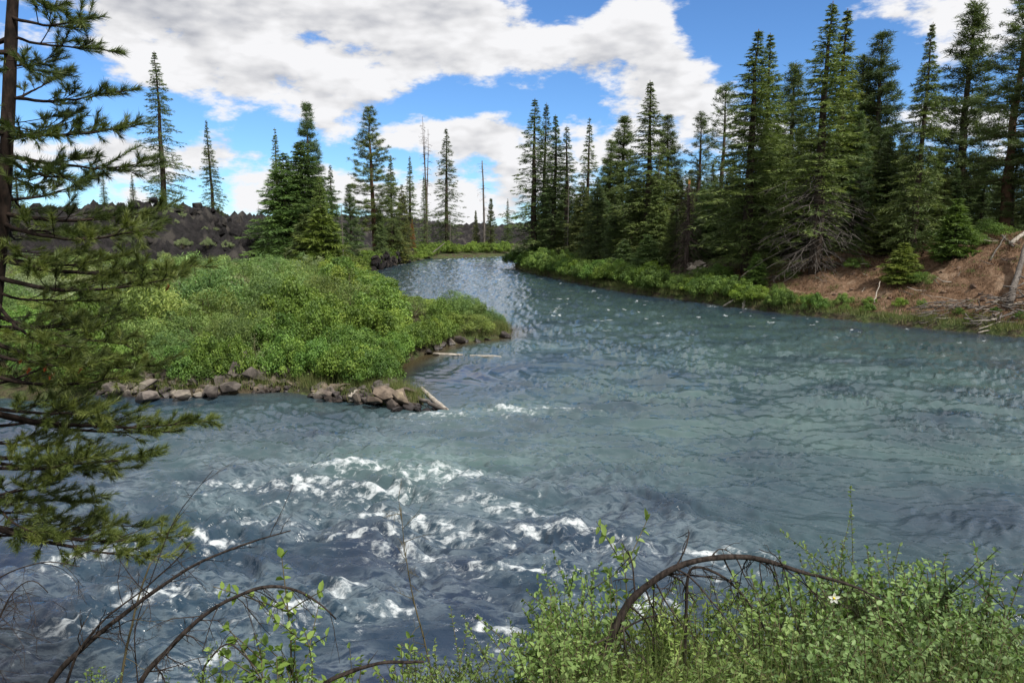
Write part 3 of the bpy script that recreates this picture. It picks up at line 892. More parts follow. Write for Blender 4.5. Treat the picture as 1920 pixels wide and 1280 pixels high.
def snag_meshes(seed, H=16.0, r=.22, twigs=60, tw_len=1.2, broken=True, low=.1, droop=.3, wood='grey_wood', tips=1, thick=1.0):
    rng = np.random.default_rng(seed)
    tr, br = Acc(), Acc()
    for q in range(tips):
        zz = np.linspace(-.6, H, 12)
        off = 0 if tips == 1 else (q - (tips - 1) / 2) * .9
        sway = np.cumsum(rng.normal(0, .03, (12, 2)), 0)
        sway[:, 0] += off * sstep(zz, H * .35, H)
        pts = np.column_stack([sway, zz * (1 - .04 * q)])
        rad = r * (1 - .62 * (zz / H).clip(0, 1)) if broken else np.maximum(r * (1 - (zz / H).clip(0, 1)) ** .9, .02)
        if tips > 1: rad = np.maximum(rad * .7, .03)
        tube(tr, pts, rad, 7)
        for k in range(twigs // tips):
            z = rng.uniform(low, .97) * H * (1 - .04 * q)
            if tips > 1 and z < H * .35 and q: continue
            a = rng.uniform(0, 6.28)
            ln = tw_len * rng.uniform(.25, 1.0) * (1.1 - .6 * z / H)
            o = np.array([np.interp(z, pts[:, 2], pts[:, 0]), np.interp(z, pts[:, 2], pts[:, 1]), z])
            rd = np.array([cos(a), sin(a), 0])
            s = np.linspace(0, 1, 5)[:, None]
            p = o + rd * ln * s + np.array([0, 0, 1]) * (ln * (.1 * s - droop * s ** 2)) + rng.normal(0, .03, (5, 3)) * s
            tube(br, p, np.linspace(.032, .009, 5) * thick, 3, .5, False)
            for _ in range(3):
                i = rng.integers(1, 5)
                dv = norm(rd * .6 + rng.normal(0, .6, 3) + np.array([0, 0, -droop]))
                tube(br, np.stack([p[i], p[i] + dv * ln * .22, p[i] + dv * ln * .42]), np.array([.014, .010, .006]) * thick, 3, .5, False)
    return {'trunk': tr.mesh('trunk', M[wood], True), 'dead_branches': br.mesh('dead_branches', M[wood]), 'H': H}

KIND = {}
def kind(name, fn, seeds, **kw):
    KIND[name] = [fn(s_, **kw) for s_ in seeds]
kind('fir', fir_meshes, (1, 2, 3), H=28, R=3.9, cb=.06, spire=1.05, density=1.05, droop=.42)
kind('fir_narrow', fir_meshes, (4, 5), H=28, R=2.7, cb=.05, spire=.98, density=1.0, droop=.45)
kind('fir_open', fir_meshes, (6, 7), H=28, R=3.5, cb=.10, spire=.92, density=.72, skip=.25, droop=.40)
kind('fir_spire', fir_meshes, (8, 9), H=24, R=2.9, cb=.04, spire=1.15, density=.75, skip=.15, droop=.25, top_thin=.6)
kind('fir_skirt', fir_meshes, (10, 11), H=32, R=4.2, cb=.04, spire=1.0, density=1.0, droop=.5, bare=.36)
kind('fir_young', fir_meshes, (12, 13), H=7, R=1.75, cb=.02, spire=.95, density=1.7, droop=.12)
kind('fir_dense', fir_meshes, (14, 15), H=18, R=4.4, cb=.01, spire=.85, density=1.5, droop=.30)
kind('ponderosa', pine_meshes, (20, 21), H=28, R=3.7, cb=.22, density=1.6, spire=.8)
kind('pine', pine_meshes, (22, 23, 24), H=24, R=3.3, cb=.06, density=1.7, spire=1.0, irregular=.30, tuft=.42, bark='bark')
kind('pine_thin', pine_meshes, (25, 26), H=22, R=1.9, cb=.22, density=.8, spire=.5, irregular=.45, skip=.3, bark='bark')
kind('snag', snag_meshes, (30, 31), H=18, r=.22, twigs=70, tw_len=1.7)
kind('snag_broken', snag_meshes, (32,), H=13, r=.42, twigs=260, tw_len=3.6, droop=.62, low=.03, wood='snag_wood', thick=1.9)
kind('snag_fork', snag_meshes, (33,), H=24, r=.34, twigs=110, tw_len=1.6, tips=3, broken=False, low=.4, wood='snag_wood', thick=1.4)
tr_rng = np.random.default_rng(99)
def tree(kindn, px, ytop, Yd, label, width=1.0, color=(1, 1, 1), group=None, name=None, cat='tree', v=None, dz=0.0, tilt=(0, 0), base=None, crown_color=None):
    x = (px - CX) / F * Yd
    zb = (surf_z(x, Yd) if base is None else base) + dz
    ztop = D(px, ytop, Yd)[2]
    Ht = max(ztop - zb, .8)
    K = KIND[kindn]
    md_ = K[tr_rng.integers(len(K))] if v is None else K[v % len(K)]
    sc = Ht / md_['H']
    nm = name or {'p': 'pine_tree', 's': 'dead_tree'}.get(kindn[0], 'fir_tree')
    w = width * sc * (1.65 if kindn[0] != 's' else 1.0)
    o = thing(nm, label, cat, (x, Yd, zb), tr_rng.uniform(0, 6.28), (w, w, sc), group, tilt)
    for pn_ in ('trunk', 'crown', 'dead_branches'):
        if pn_ in md_:
            q = part(pn_, md_[pn_], o, color if pn_ == 'crown' else None)
            if pn_ == 'dead_branches': q['kind'] = 'stuff'
    return o
GR, GL, GF = 'conifers along the far right bank', 'conifers behind the peninsula', 'trees deep in the shaded forest'
C_N, C_Y, C_D, C_B = (1.05, 1.03, .92), (1.3, 1.2, .9), (.88, .92, .92), (.92, 1.02, 1.0)
# far right bank, front row: kind, x, top, distance, label, width, colour
RIGHT = [
    ('fir_open', 1000, 185, 130, 'tall dark double-topped fir first at the river bend, trunk bare on one side', .95, C_D),
    ('fir_open', 1019, 192, 132, 'slim fir top rising right behind the first fir at the river bend', .7, C_D),
    ('fir_narrow', 1036, 215, 127, 'blue-green fir second from the river bend', .9, C_B),
    ('fir_spire', 1062, 235, 124, 'thin fir with pale trunk third from the river bend', .95, C_D),
    ('fir_spire', 1097, 220, 133, 'needle-thin spire fir standing alone against the cloud', .8, C_N),
    ('fir_dense', 1090, 345, 112, 'low dark fir with brownish lower boughs under the spire fir', .75, (1.0, .9, .8)),
    ('pine', 1138, 262, 114, 'bushy pine left of the pair of pointed pine tops', .9, C_N),
    ('pine', 1165, 222, 116, 'pointed dense pine between spire fir and tallest mid-bank fir', 1.1, C_N),
    ('fir', 1210, 150, 96, 'tall fir with narrow bare-looking tip in the middle of the right bank', 1.0, C_N),
    ('pine', 1248, 215, 112, 'round-tufted pine just right of the tall mid-bank fir', .9, C_N),
    ('pine_thin', 1300, 215, 104, 'thin tufted pine rising behind the broken snag', .9, C_N),
    ('pine_thin', 1345, 160, 112, 'sparse see-through pine top against the cloud', .8, (1.1, 1.1, 1.0)),
    ('fir', 1398, 55, 76, 'big fir with twin pointed tops left of the dead-skirted fir', 1.05, C_N),
    ('fir', 1424, 60, 79, 'right-hand twin of the big double-topped fir', .85, C_N),
    ('pine', 1468, 120, 100, 'pine filling the gap between the two biggest firs', 1.0, C_N),
    ('fir_skirt', 1528, 0, 68.5, 'biggest fir with a skirt of grey dead branches above the bank', 1.0, (1.1, 1.06, .9)),
    ('fir_narrow', 1562, 15, 76, 'slender fir tip right beside the dead-skirted fir', 1.0, C_Y),
    ('pine', 1590, 105, 90, 'yellowish pine just right of the dead-skirted fir', 1.1, C_Y),
    ('pine', 1626, 60, 88, 'dark narrow pine centred between two wide sky gaps', .9, C_D),
    ('fir', 1704, 42, 64, 'fir with drooping tiered boughs above the brown dirt slope', .68, C_N),
    ('pine', 1782, 5, 76, 'tall pine with pointed tip right of the tiered fir', 1.0, C_N),
    ('ponderosa', 1868, -40, 66, 'tall open ponderosa with dark visible trunk near the frame edge', .9, C_N),
    ('ponderosa', 1935, -60, 62, 'dense ponderosa cut off by the right edge of the view', 1.0, C_N),
]
for i, (k, px, yt, Yd, lab, w, c_) in enumerate(RIGHT):
    tree(k, px, yt, Yd, lab, w * 1.15, c_, GR, v=i)
# lower second row of dense young conifers at the water side
SECOND = [
    ('fir_dense', 1118, 330, 104, 'dense dark fir reaching down to the willows beside the spire fir', .7, C_D),
    ('fir_dense', 1150, 375, 99, 'squat dark green fir above the waterside bushes, right of the spire', .75, C_B),
    ('fir_dense', 1185, 345, 98, 'dense fir under the tall mid-bank fir, left half', .75, C_N),
    ('fir_dense', 1226, 340, 93, 'dense fir under the tall mid-bank fir, right half', .75, C_N),
    ('fir_young', 1212, 440, 88, 'small fir hugging the shore bushes below the mid-bank firs', 1.3, C_B),
    ('fir_young', 1170, 450, 92, 'small bluish fir at the shore left of the broken snag', 1.2, C_B),
    ('fir_dense', 1255, 400, 88, 'fir with layered boughs directly left of the broken snag', .6, C_N),
    ('fir_dense', 1335, 330, 88, 'dark fir right behind the broken snag', .6, C_D),
    ('fir_dense', 1365, 300, 90, 'dark fir filling below the sparse see-through pine', .7, C_N),
    ('fir_dense', 1440, 300, 80, 'dense fir at the foot of the twin-topped fir, right side', .6, C_N),
    ('fir_dense', 1475, 280, 84, 'shaded fir between twin-topped and dead-skirted firs', .7, C_D),
    ('fir_young', 1416, 474, 70, 'little bright fir sapling among the shore bushes', 1.0, (1.0, 1.25, .8)),
    ('fir_young', 1600, 420, 72, 'dark young fir right of the dead-skirted fir, on the slope', 1.0, C_B),
    ('fir_dense', 1600, 300, 80, 'shaded fir behind the dark young fir on the slope', .55, C_D),
    ('fir_young', 1690, 455, 60.5, 'low bushy yellow-green fir half way down the dirt slope', 1.5, (1.35, 1.25, .75)),
    ('fir_young', 1660, 380, 68, 'ragged young fir above the bushy yellow-green one', 1.4, C_Y),
    ('fir_young', 1782, 372, 60, 'bright green young fir standing alone on the dirt slope', 1.05, (1.15, 1.35, .75)),
    ('fir_dense', 1650, 250, 82, 'bushy shaded fir between the tiered fir and the narrow pine', .6, C_N),
    ('pine', 1745, 300, 76, 'short pine between tiered fir and tall pointed pine', .8, C_N),
    ('pine', 1830, 300, 72, 'full low pine right of the bright young fir', 1.3, C_D),
    ('pine', 1885, 270, 66, 'broad low-branched pine over the driftwood log', 1.3, C_N),
    ('fir_dense', 1720, 330, 74, 'shaded fir filling behind the tiered fir', .6, C_D),
]
for i, (k, px, yt, Yd, lab, w, c_) in enumerate(SECOND):
    tree(k, px, yt, Yd, lab, w, c_, GR, v=i)
o = tree('snag_broken', 1286, 345, 84, 'broken-off grey snag with fresh orange break and drooping dead twigs', 1.0, group='dead standing trees', v=0)
ac = Acc()
rg = np.random.default_rng(5)
for k in range(9):
    a = rg.uniform(0, 6.28); q = np.array([cos(a) * .12, sin(a) * .12, 12.92])
    tube(ac, np.stack([q, q + [rg.normal(0, .03), rg.normal(0, .03), rg.uniform(.25, .9)]]), np.array([.085, .008]), 4)
part('splintered_break', ac.mesh('splintered_break', M['fresh_break']), o)
# forest behind: what shows between the front trees
frng = np.random.default_rng(17)
prof = [(975, 420), (1010, 330), (1080, 330), (1120, 320), (1200, 290), (1290, 300), (1340, 280), (1440, 235), (1520, 190), (1590, 170), (1650, 235), (1740, 250), (1840, 330), (1930, 260), (2300, 240)]
MARKS = [(1015, 'the firs at the river bend'), (1097, 'the needle-thin spire fir'), (1155, 'the pointed dense pines'), (1210, 'the tall mid-bank fir'), (1290, 'the broken snag'), (1345, 'the see-through pine'),
         (1410, 'the twin-topped fir'), (1470, 'the gap left of the dead-skirted fir'), (1530, 'the dead-skirted fir'), (1626, 'the narrow dark pine'), (1704, 'the tiered fir'), (1782, 'the tall pointed pine'), (1868, 'the open ponderosa'), (1960, 'the trees at the right frame edge')]
kinds_f = ['fir', 'pine', 'fir_narrow', 'fir_dense', 'pine', 'fir']
for k in range(128):
    deep_ = k < 84
    px = 990 + (2150 - 990) * ((k + frng.uniform(0, 1)) / 84.0) if deep_ else 1010 + 950 * ((k - 84 + frng.uniform(0, 1)) / 44.0)
    sh_y = np.interp(px, [963, 1090, 1200, 1400, 1600, 1800, 1920, 2150], [138, 97, 80, 65, 57, 51, 48, 42])
    Yd = sh_y + (frng.uniform(22, 62) if deep_ else frng.uniform(13, 24))
    yt = np.interp(px, [p_[0] for p_ in prof], [p_[1] for p_ in prof]) + (frng.uniform(0, 85) if deep_ else frng.uniform(30, 130))
    kk = kinds_f[frng.integers(len(kinds_f))]
    mark = min(MARKS, key=lambda q: abs(q[0] - px))[1]
    tree(kk, px, yt, Yd, ('shaded pine ' if kk == 'pine' else 'bushy shaded fir ' if kk == 'fir_dense' else 'slim shaded fir ' if kk == 'fir_narrow' else 'dark shaded fir ') + ('deep in the forest behind ' if deep_ else 'close behind ') + mark, .85 if deep_ else 1.0, [C_N, C_Y, C_B][k % 3], GF)
# behind the peninsula
LEFT = [
    ('fir_open', 318, 95, 122, 'tallest lone fir on the lava ridge, narrow with visible trunk', .9, C_D, -1.0),
    ('fir_spire', 408, 225, 120, 'pale pointed fir standing alone on the lava ridge', .85, (1.25, 1.25, 1.15), -.6),
    ('fir_dense', 318, 350, 117, 'dark bushy skirt of young fir at the foot of the tallest lone fir', .55, C_D, -.5),
    ('fir_spire', 48, 285, 118, 'fir half hidden by the near pine trunk', .9, C_D, 0),
    ('fir_spire', 208, 318, 116, 'fir top just left of the long pine bough', .8, C_D, 0),
    ('fir_spire', 262, 325, 118, 'small pale fir left of the tallest lone fir', .9, C_D, 0),
    ('fir_spire', 528, 240, 118, 'pale thin fir top at the left of the dense clump', .8, (1.2, 1.2, 1.15), 0),
    ('pine', 586, 198, 116, 'round-crowned pine rising out of the dense clump', .85, C_B, 0),
    ('fir_dense', 540, 285, 108, 'broad dark green fir, left flank of the dense clump', 1.1, (.8, 1.0, .75), 0),
    ('fir_dense', 572, 265, 110, 'tallest broad dark fir of the dense clump', 1.15, (.82, 1.0, .78), 0),
    ('fir_dense', 606, 330, 104, 'lit green fir, right flank of the dense clump', .62, (1.1, 1.15, .8), 0),
    ('fir_young', 604, 386, 96, 'rounded bright conifer in front of the dense clump', 1.15, (1.3, 1.3, .75), 0),
    ('fir_young', 580, 400, 98, 'drooping-boughed young fir left of the rounded bright conifer', 1.1, C_N, 0),
    ('fir_spire', 628, 308, 114, 'small dark pointed fir right of the dense clump', .9, C_D, 0),
    ('ponderosa', 704, 200, 142, 'tall open ponderosa with orange trunk and sky showing through', .95, (1.15, 1.08, .85), 0),
    ('pine', 662, 345, 124, 'dark short pine left of the open ponderosa trunk', .9, C_D, 0),
    ('fir', 737, 290, 150, 'green fir right of the open ponderosa', .75, C_N, 0),
    ('fir_dense', 715, 385, 140, 'low dark fir at the foot of the open ponderosa', .5, C_D, 0),
    ('fir_dense', 757, 345, 164, 'brownish green fir closest to the far rock bank', .52, (1.15, .95, .75), 0),
    ('fir_spire', 770, 292, 175, 'faint distant fir top between ponderosa and forked dead tops', .8, (1.2, 1.2, 1.2), 0),
    ('fir_open', 838, 240, 200, 'slender cone-shaped fir right of the forked dead tops', .9, C_D, 0),
    ('fir_open', 798, 330, 186, 'green lower crown beneath the forked dead tops', .60, C_D, 0),
    ('pine', 921, 374, 208, 'small pine beside the leaning bare snag', .75, (1.2, 1.05, .9), 0),
    ('pine', 893, 395, 212, 'little brownish pine left of the leaning bare snag', .6, (1.2, 1.0, .9), 0),
    ('fir_dense', 775, 410, 172, 'rusty brown dying fir below the forked dead tops', .32, (2.0, .72, .55), 0),
    ('fir_young', 740, 425, 152, 'grey-green ragged fir at the rock bank edge', 1.5, (1.2, .95, .85), 0),
    ('fir_spire', 952, 372, 250, 'tiny distant fir beyond the river bend', .8, C_D, 0),
]
for i, (k, px, yt, Yd, lab, w, c_, dz) in enumerate(LEFT):
    tree(k, px, yt, Yd, lab, w, c_, GL, v=i, dz=dz)
SNAGS = [('snag_fork', 802, 220, 188, 'dead tree with three bare forked tops', 1.0, (0, 0), 0), ('snag', 908, 302, 206, 'bare dead snag leaning slightly by the river bend', 1.25, (0, .05), 0),
         ('snag', 773, 310, 176, 'thin bare dead pole left of the forked dead tops', .7, (0, -.01), 1), ('snag', 645, 385, 100, 'short grey dead trunk right of the rounded bright conifer', .9, (0, 0), 0),
         ('snag', 492, 385, 112, 'small pale dead sapling on the lava left of the dense clump', .5, (0, 0), 1), ('snag', 845, 400, 196, 'grey dead stub under the cone-shaped fir', .9, (0, 0), 1),
         ('snag', 1063, 330, 112, 'pale bare pole in front of the firs at the river bend', .55, (0, 0), 0), ('snag', 1232, 280, 102, 'pale bare trunk showing inside the mid-bank trees', .9, (0, .02), 1),
         ('snag', 1268, 400, 92, 'thin grey pole left of the broken snag', .5, (0, 0), 0)]
for (k, px, yt, Yd, lab, w, tl, v) in SNAGS:
    tree(k, px, yt, Yd, lab, w, group='dead standing trees', tilt=tl, v=v)

# ------------------------------------------------------------------ shrubs
def shrub_meshes(seed, R=1.5, Hs=1.9, clumps=70, per=75, leaf=.085, mat='shrub', slim=.5, loose=.26, stems=9):
    rng = np.random.default_rng(seed)
    st, lf = Acc(), Acc()
    # clump centres fill a lumpy dome
    th = rng.uniform(0, 6.283, clumps); rr = np.sqrt(rng.uniform(0, 1, clumps)) * R
    lump = 1 + .22 * np.sin(th * 3 + seed) + .15 * np.sin(th * 5 + seed * 2)
    hmax = Hs * np.sqrt(np.clip(1 - (rr / (R * 1.08)) ** 2, .05, 1)) * rng.uniform(.75, 1.12, clumps)
    hz = hmax * rng.uniform(.25, 1.0, clumps) ** .55
    C = np.column_stack([np.cos(th) * rr * lump, np.sin(th) * rr * lump, hz])
    for k in range(stems):
        c_ = C[rng.integers(clumps)]
        b = np.array([rng.normal(0, .12 * R), rng.normal(0, .12 * R), -.25])
        mid = (b + c_) / 2 + np.array([0, 0, .25 * Hs])
        t = np.linspace(0, 1, 6)[:, None]
        tube(st, (1 - t) ** 2 * b + 2 * t * (1 - t) * mid + t * t * c_, np.linspace(.03, .008, 6), 4, .5, False)
    n = clumps * per
    cid = np.repeat(np.arange(clumps), per)
    sh = norm(rng.normal(0, 1, (n, 3)) + np.array([0, 0, .25]))
    cr_ = loose * rng.uniform(.7, 1.4, clumps)
    P = C[cid] + sh * (cr_[cid] * rng.uniform(.55, 1.12, n))[:, None] * np.array([1, 1, .8])
    Nn = norm(rng.normal(0, .45, (n, 3)) + sh * .9 + np.array([0, 0, .35]))
    Dv = norm(np.cross(Nn, rng.normal(0, 1, (n, 3))) + np.array([0, 0, .15]))
    tone = rng.uniform(.15, .85, clumps)
    L = leaf * rng.uniform(.6, 1.35, n)
    kites(lf, P, Dv, Nn, L, L * slim, np.clip(tone[cid] + rng.normal(0, .16, n), 0, 1))
    return {'stems': st.mesh('stems', M['stem']), 'foliage': lf.mesh('foliage', M[mat]), 'H': Hs * 1.05, 'R': R}
SHRUB = {
    'willow': [shrub_meshes(400 + i, 1.5, 1.9, 46, 150, .12, 'shrub', .6, .34) for i in range(5)],
    'twiggy': [shrub_meshes(450 + i, 1.2, 1.8, 34, 24, .09, 'sage', .35, .30, 60) for i in range(2)],
    'wispy': [shrub_meshes(420 + i, 1.3, 2.0, 44, 130, .13, 'shrub', .28, .34) for i in range(3)],
    'sage': [shrub_meshes(440 + i, 1.2, 1.3, 42, 130, .11, 'sage', .32, .26) for i in range(3)],
}
sh_rng = np.random.default_rng(31)
def shrub(kindn, x, y, h, r, label, group, color=(1, 1, 1), name='shrub', cat='shrub', z=None):
    K = SHRUB[kindn]
    md_ = K[sh_rng.integers(len(K))]
    zb = (surf_z(x, y) if z is None else z) - .05
    o = thing(name, label, cat, (x, y, zb), sh_rng.uniform(0, 6.28), (r / md_['R'], r / md_['R'], h / md_['H']), group)
    part('stems', md_['stems'], o); part('foliage', md_['foliage'], o, color)
    return o
# peninsula thicket; its skyline as the photograph shows it
SKYLINE = [(-200, 470), (0, 470), (200, 470), (330, 470), (430, 478), (520, 470), (600, 462), (650, 470), (690, 510), (720, 535), (760, 550), (800, 553), (850, 568), (900, 580), (930, 592), (950, 612), (960, 640)]
skx, sky_y = [p_[0] for p_ in SKYLINE], [p_[1] for p_ in SKYLINE]
GP = 'thicket of shrubs on the peninsula'
pts = []
# bushes that overhang the stone bank, and the low ones out to the tip
for px in np.arange(300, 705, 30):
    yb = np.interp(px, [300, 380, 450, 520, 570, 640, 705], [748, 746, 740, 736, 742, 754, 762])
    p = G(px + sh_rng.uniform(-8, 8), yb)
    p[1] += sh_rng.uniform(1.5, 2.1) if px < 575 else sh_rng.uniform(1.9, 2.5)
    pts.append((p[0], p[1], sh_rng.uniform(.8, 1.15), sh_rng.uniform(1.3, 2.2), px))
for px, Yd, r, h in [(858, 50.5, 1.0, 1.9), (880, 50.6, .95, 1.7), (900, 50.3, .9, 1.6), (918, 50.4, .8, 1.35), (932, 50.2, .7, 1.0), (842, 51.5, 1.1, 2.0), (870, 53, 1.1, 2.0), (893, 53, .9, 1.7), (912, 52.6, .8, 1.4), (825, 49, 1.0, 1.8), (806, 43.6, 1.0, 1.6), (788, 42.2, 1.0, 1.6), (770, 40.9, 1.0, 1.6), (752, 39.7, 1.0, 1.6), (738, 38.6, 1.0, 1.5), (726, 37.0, .95, 1.5), (714, 35.6, .9, 1.4), (702, 34.2, .9, 1.4), (822, 45.2, 1.0, 1.6), (838, 47, 1.0, 1.5)]:
    pts.append(((px - CX) / F * Yd, Yd, r, h, px))
cy = 31.5 + 68 * sh_rng.random(9000) ** 1.35
cpx = sh_rng.uniform(-120, 965, 9000)
cx_ = (cpx - CX) / F * cy
cr_ = sh_rng.uniform(.9, 2.0, 9000) * (1 + .012 * (cy - 32))
cd_, ct_, _ = shore(cx_, cy)
cl_ = lava_inside(cx_, cy)
cz_ = ground_z(cx_, cy)
ok = (ct_ == 0) & (cd_ > cr_ * .62) & ~((cd_ < 1.5) & (cy < 34) & (cpx > 190) & (cpx < 560)) & (cl_ < 0)
for x, y, px, r, zb in zip(cx_[ok], cy[ok], cpx[ok], cr_[ok], cz_[ok]):
    if any((x - q[0]) ** 2 + (y - q[1]) ** 2 < ((r + q[2]) * .70) ** 2 for q in pts): continue
    ys = np.interp(px, skx, sky_y)
    zmax = D(px, ys + 4, y)[2]
    h = min(sh_rng.uniform(.7, 1.9) * r + .4, zmax - zb)
    if h < .5: continue
    pts.append((x, y, r, h, px))
print('peninsula shrubs', len(pts))
def zone(px, y):
    a = 'behind the near pine' if px < 330 else 'in front of the lava flow' if px < 560 else 'in the middle of the peninsula' if px < 740 else 'towards the peninsula tip'
    b = 'front row' if y < 37 else 'second row' if y < 44 else 'middle rows' if y < 58 else 'back rows'
    return a, b
for i, (x, y, r, h, px) in enumerate(pts):
    a, b = zone(px, y)
    jit = sh_rng.uniform(.82, 1.2); hue = sh_rng.uniform(-.12, .14)
    vary = lambda c: (c[0] * jit * (1 + hue), c[1] * jit, c[2] * jit * (1 - hue))
    g_ = fbm(np.array([x * .09]), np.array([y * .07]), 2, 120)[0]
    pale = px < 620 and (y > 46 or (px < 330 and y > 40))
    if i % 17 == 5:
        shrub('twiggy', x, y, h * 1.1, r * .8, 'half-dead twiggy grey bush ' + a + ', ' + b, GP, (.9, .85, .8), 'twiggy_bush', 'bush')
    elif pale and g_ > -.02:
        shrub('sage', x, y, h * .75, r, 'pale grey-green sage bush ' + a + ', ' + b, GP, vary((1, 1, 1)), 'sage_bush', 'bush')
    elif pale or g_ < -.28:
        shrub('wispy', x, y, h, r, 'wispy soft green willow bush ' + a + ', ' + b, GP, vary((1.12, 1.06, 1.35)), 'willow_bush', 'bush')
    else:
        c_ = (.88, .98, .85) if y < 42 else (1.08, 1.06, .9)
        shrub('willow', x, y, h, r, 'leafy bright green bush ' + a + ', ' + b, GP, vary(c_))
# bushes along the far right bank and round the bend
GB = 'bushes along the right bank waterline'
SH_Rn = np.array(SH_R[4:18])
def along_R(t):
    seg = np.hypot(*np.diff(SH_Rn, axis=0).T); cum = np.concatenate([[0], np.cumsum(seg)])
    s_ = t * cum[-1]
    return np.interp(s_, cum, SH_Rn[:, 0]), np.interp(s_, cum, SH_Rn[:, 1])
def rb_label(px):
    return ('at the river bend' if px < 1060 else 'below the spire fir and pines' if px < 1180 else 'left of the broken snag' if px < 1280 else 'below the twin-topped fir' if px < 1450 else 'below the dead-skirted fir' if px < 1620 else 'at the foot of the dirt slope')
for k in range(120):
    t = (k + sh_rng.uniform(0, 1)) / 120
    x0, y0 = along_R(t)
    off = sh_rng.uniform(.5, 3.4)
    x, y = x0 + off * .75, y0 + off * .6
    px = CX + F * x / y
    big = np.interp(px, [960, 1100, 1250, 1450, 1560, 1640, 1920], [3.0, 3.0, 2.3, 1.9, 1.3, .75, .6])
    if px > 1640 and sh_rng.random() < .45: continue
    h = big * sh_rng.uniform(.6, 1.05); r = h * sh_rng.uniform(.55, .8)
    col_ = [(1, 1, 1), (.75, .9, .8), (1.25, 1.2, .8), (.9, .95, .8)][sh_rng.integers(4)]
    kd = 'willow' if sh_rng.random() < .7 else 'wispy'
    lab = ('dark green ' if col_[0] == .75 else 'lime green ' if col_[0] == 1.25 else 'green ') + ('leafy' if kd == 'willow' else 'wispy') + ' bush ' + ('at the water edge ' if off < 1.7 else 'up on the bank ') + rb_label(px)
    shrub(kd, x, y, h, r, lab, GB, col_, 'waterside_bush', 'bush')
GFAR = 'bushes on the far shore at the bend'
for k in range(46):
    px = sh_rng.uniform(690, 962)
    yl = np.interp(px, [690, 762, 800, 850, 900, 962], [122, 158, 176, 188, 192, 204])
    y = yl + sh_rng.uniform(1.5, 16)
    x = (px - CX) / F * y
    if shore(np.array([x]), np.array([y]))[0][0] < .6: continue
    h = sh_rng.uniform(1.6, 3.2)
    shrub('willow', x, y, h, h * .8, 'far bright green bush ' + ('beside the lava rock bank' if px < 775 else 'below the cone-shaped fir' if px < 870 else 'by the leaning bare snag') + (', close to the water' if y - yl < 6 else ', further from the water'), GFAR, (1.15, 1.1, .85), 'shore_bush', 'bush')
# scrub dotted over the lava flow
for k in range(40):
    px = sh_rng.uniform(120, 545); y = sh_rng.uniform(92, 112)
    x = (px - CX) / F * y
    if lava_inside(np.array([x]), np.array([y]))[0] < .5: continue
    h = sh_rng.uniform(.5, 1.3)
    shrub('sage', x, y, h, h * .8, 'small pale scrub on the black lava ' + ('near the tallest lone fir' if px < 360 else 'near the pale pointed fir' if px < 455 else 'near the dense clump') + (', low on the slope' if y < 100 else ', high on the slope'), 'scrub on the lava flow', (1, 1, .95), 'scrub_bush', 'bush')
# slope plants among the dirt
for (px, py, Yd, h, r, lab) in [(1825, 485, 60, 1.3, 1.2, 'grey-green bush right of the bright young fir'), (1845, 470, 62, 1.6, 1.6, 'dull bush under the open ponderosa'), (1600, 510, 66, 1.1, 1.0, 'low dark bush on the dirt below the dark young fir'),
                                 (1725, 520, 59, 1.2, 1.1, 'grey-green bush right of the low yellow-green fir'), (1480, 520, 70, 1.2, 1.1, 'dull bush left of the dead-skirted fir trunk'), (1345, 530, 76, 2.0, 1.6, 'dark leafy bush right of the pale rocks'),
                                 (1390, 560, 68, 1.5, 1.4, 'lime bush in front of the twin-topped fir'), (1310, 545, 79, 1.3, 1.2, 'small bush between pale rocks and water')]:
    x = (px - CX) / F * Yd
    shrub('willow' if 'leafy' in lab or 'lime' in lab else 'wispy', x, Yd, h, r, lab, None, (.85, .9, .85) if 'lime' not in lab else (1.3, 1.25, .8))

# ------------------------------------------------------------------ stones of the peninsula shore
bank = thing('stone_bank', 'low bank of broken grey-brown basalt stones along the peninsula front', 'rocks', G(480, 742))
inv = Matrix.Translation(-Vector(G(480, 742)))
def bank_stone(px, py, r, z=0.0, color=None, parent=bank, org=None):
    p = G(px, py, z)
    q = p - (np.array(G(480, 742)) if org is None else org)
    put_stone('stone', STONES, parent, q, r, color)
FR = [(60, 752), (200, 744), (300, 750), (380, 748), (450, 742), (520, 738)]
for k in range(210):
    px = rs.uniform(185, 575)
    yb = np.interp(px, [q[0] for q in FR], [q[1] for q in FR])
    up = rs.uniform(0, 1)
    zs = .03 + up * .95
    p = G(px, yb - 2); p[1] += up * 1.5; p[0] += rs.normal(0, .2)
    r = rs.uniform(.12, .34) * (1 if rs.random() < .85 else 1.3)
    put_stone('stone', STONES, bank, p + np.array([0, 0, zs]) - np.array(G(480, 742)), r, [(1, 1, 1), (1.15, 1.08, .95), (.75, .75, .8)][rs.integers(3)])
for (px, py, r, z) in [(215, 725, .55, .5), (250, 715, .6, .6), (280, 720, .5, .6), (410, 712, .55, .6), (440, 690, .6, 1.0), (455, 670, .55, 1.3), (430, 725, .55, .4), (395, 735, .5, .3), (275, 752, .65, .1), (345, 738, .5, .3), (435, 655, .5, 1.5), (470, 700, .5, .8)]:
    bank_stone(px, py, r, z)
jo = np.array(G(700, 755))
jetty = thing('stone_jetty', 'spit of brown boulders running out to the white water at the peninsula corner', 'rocks', jo)
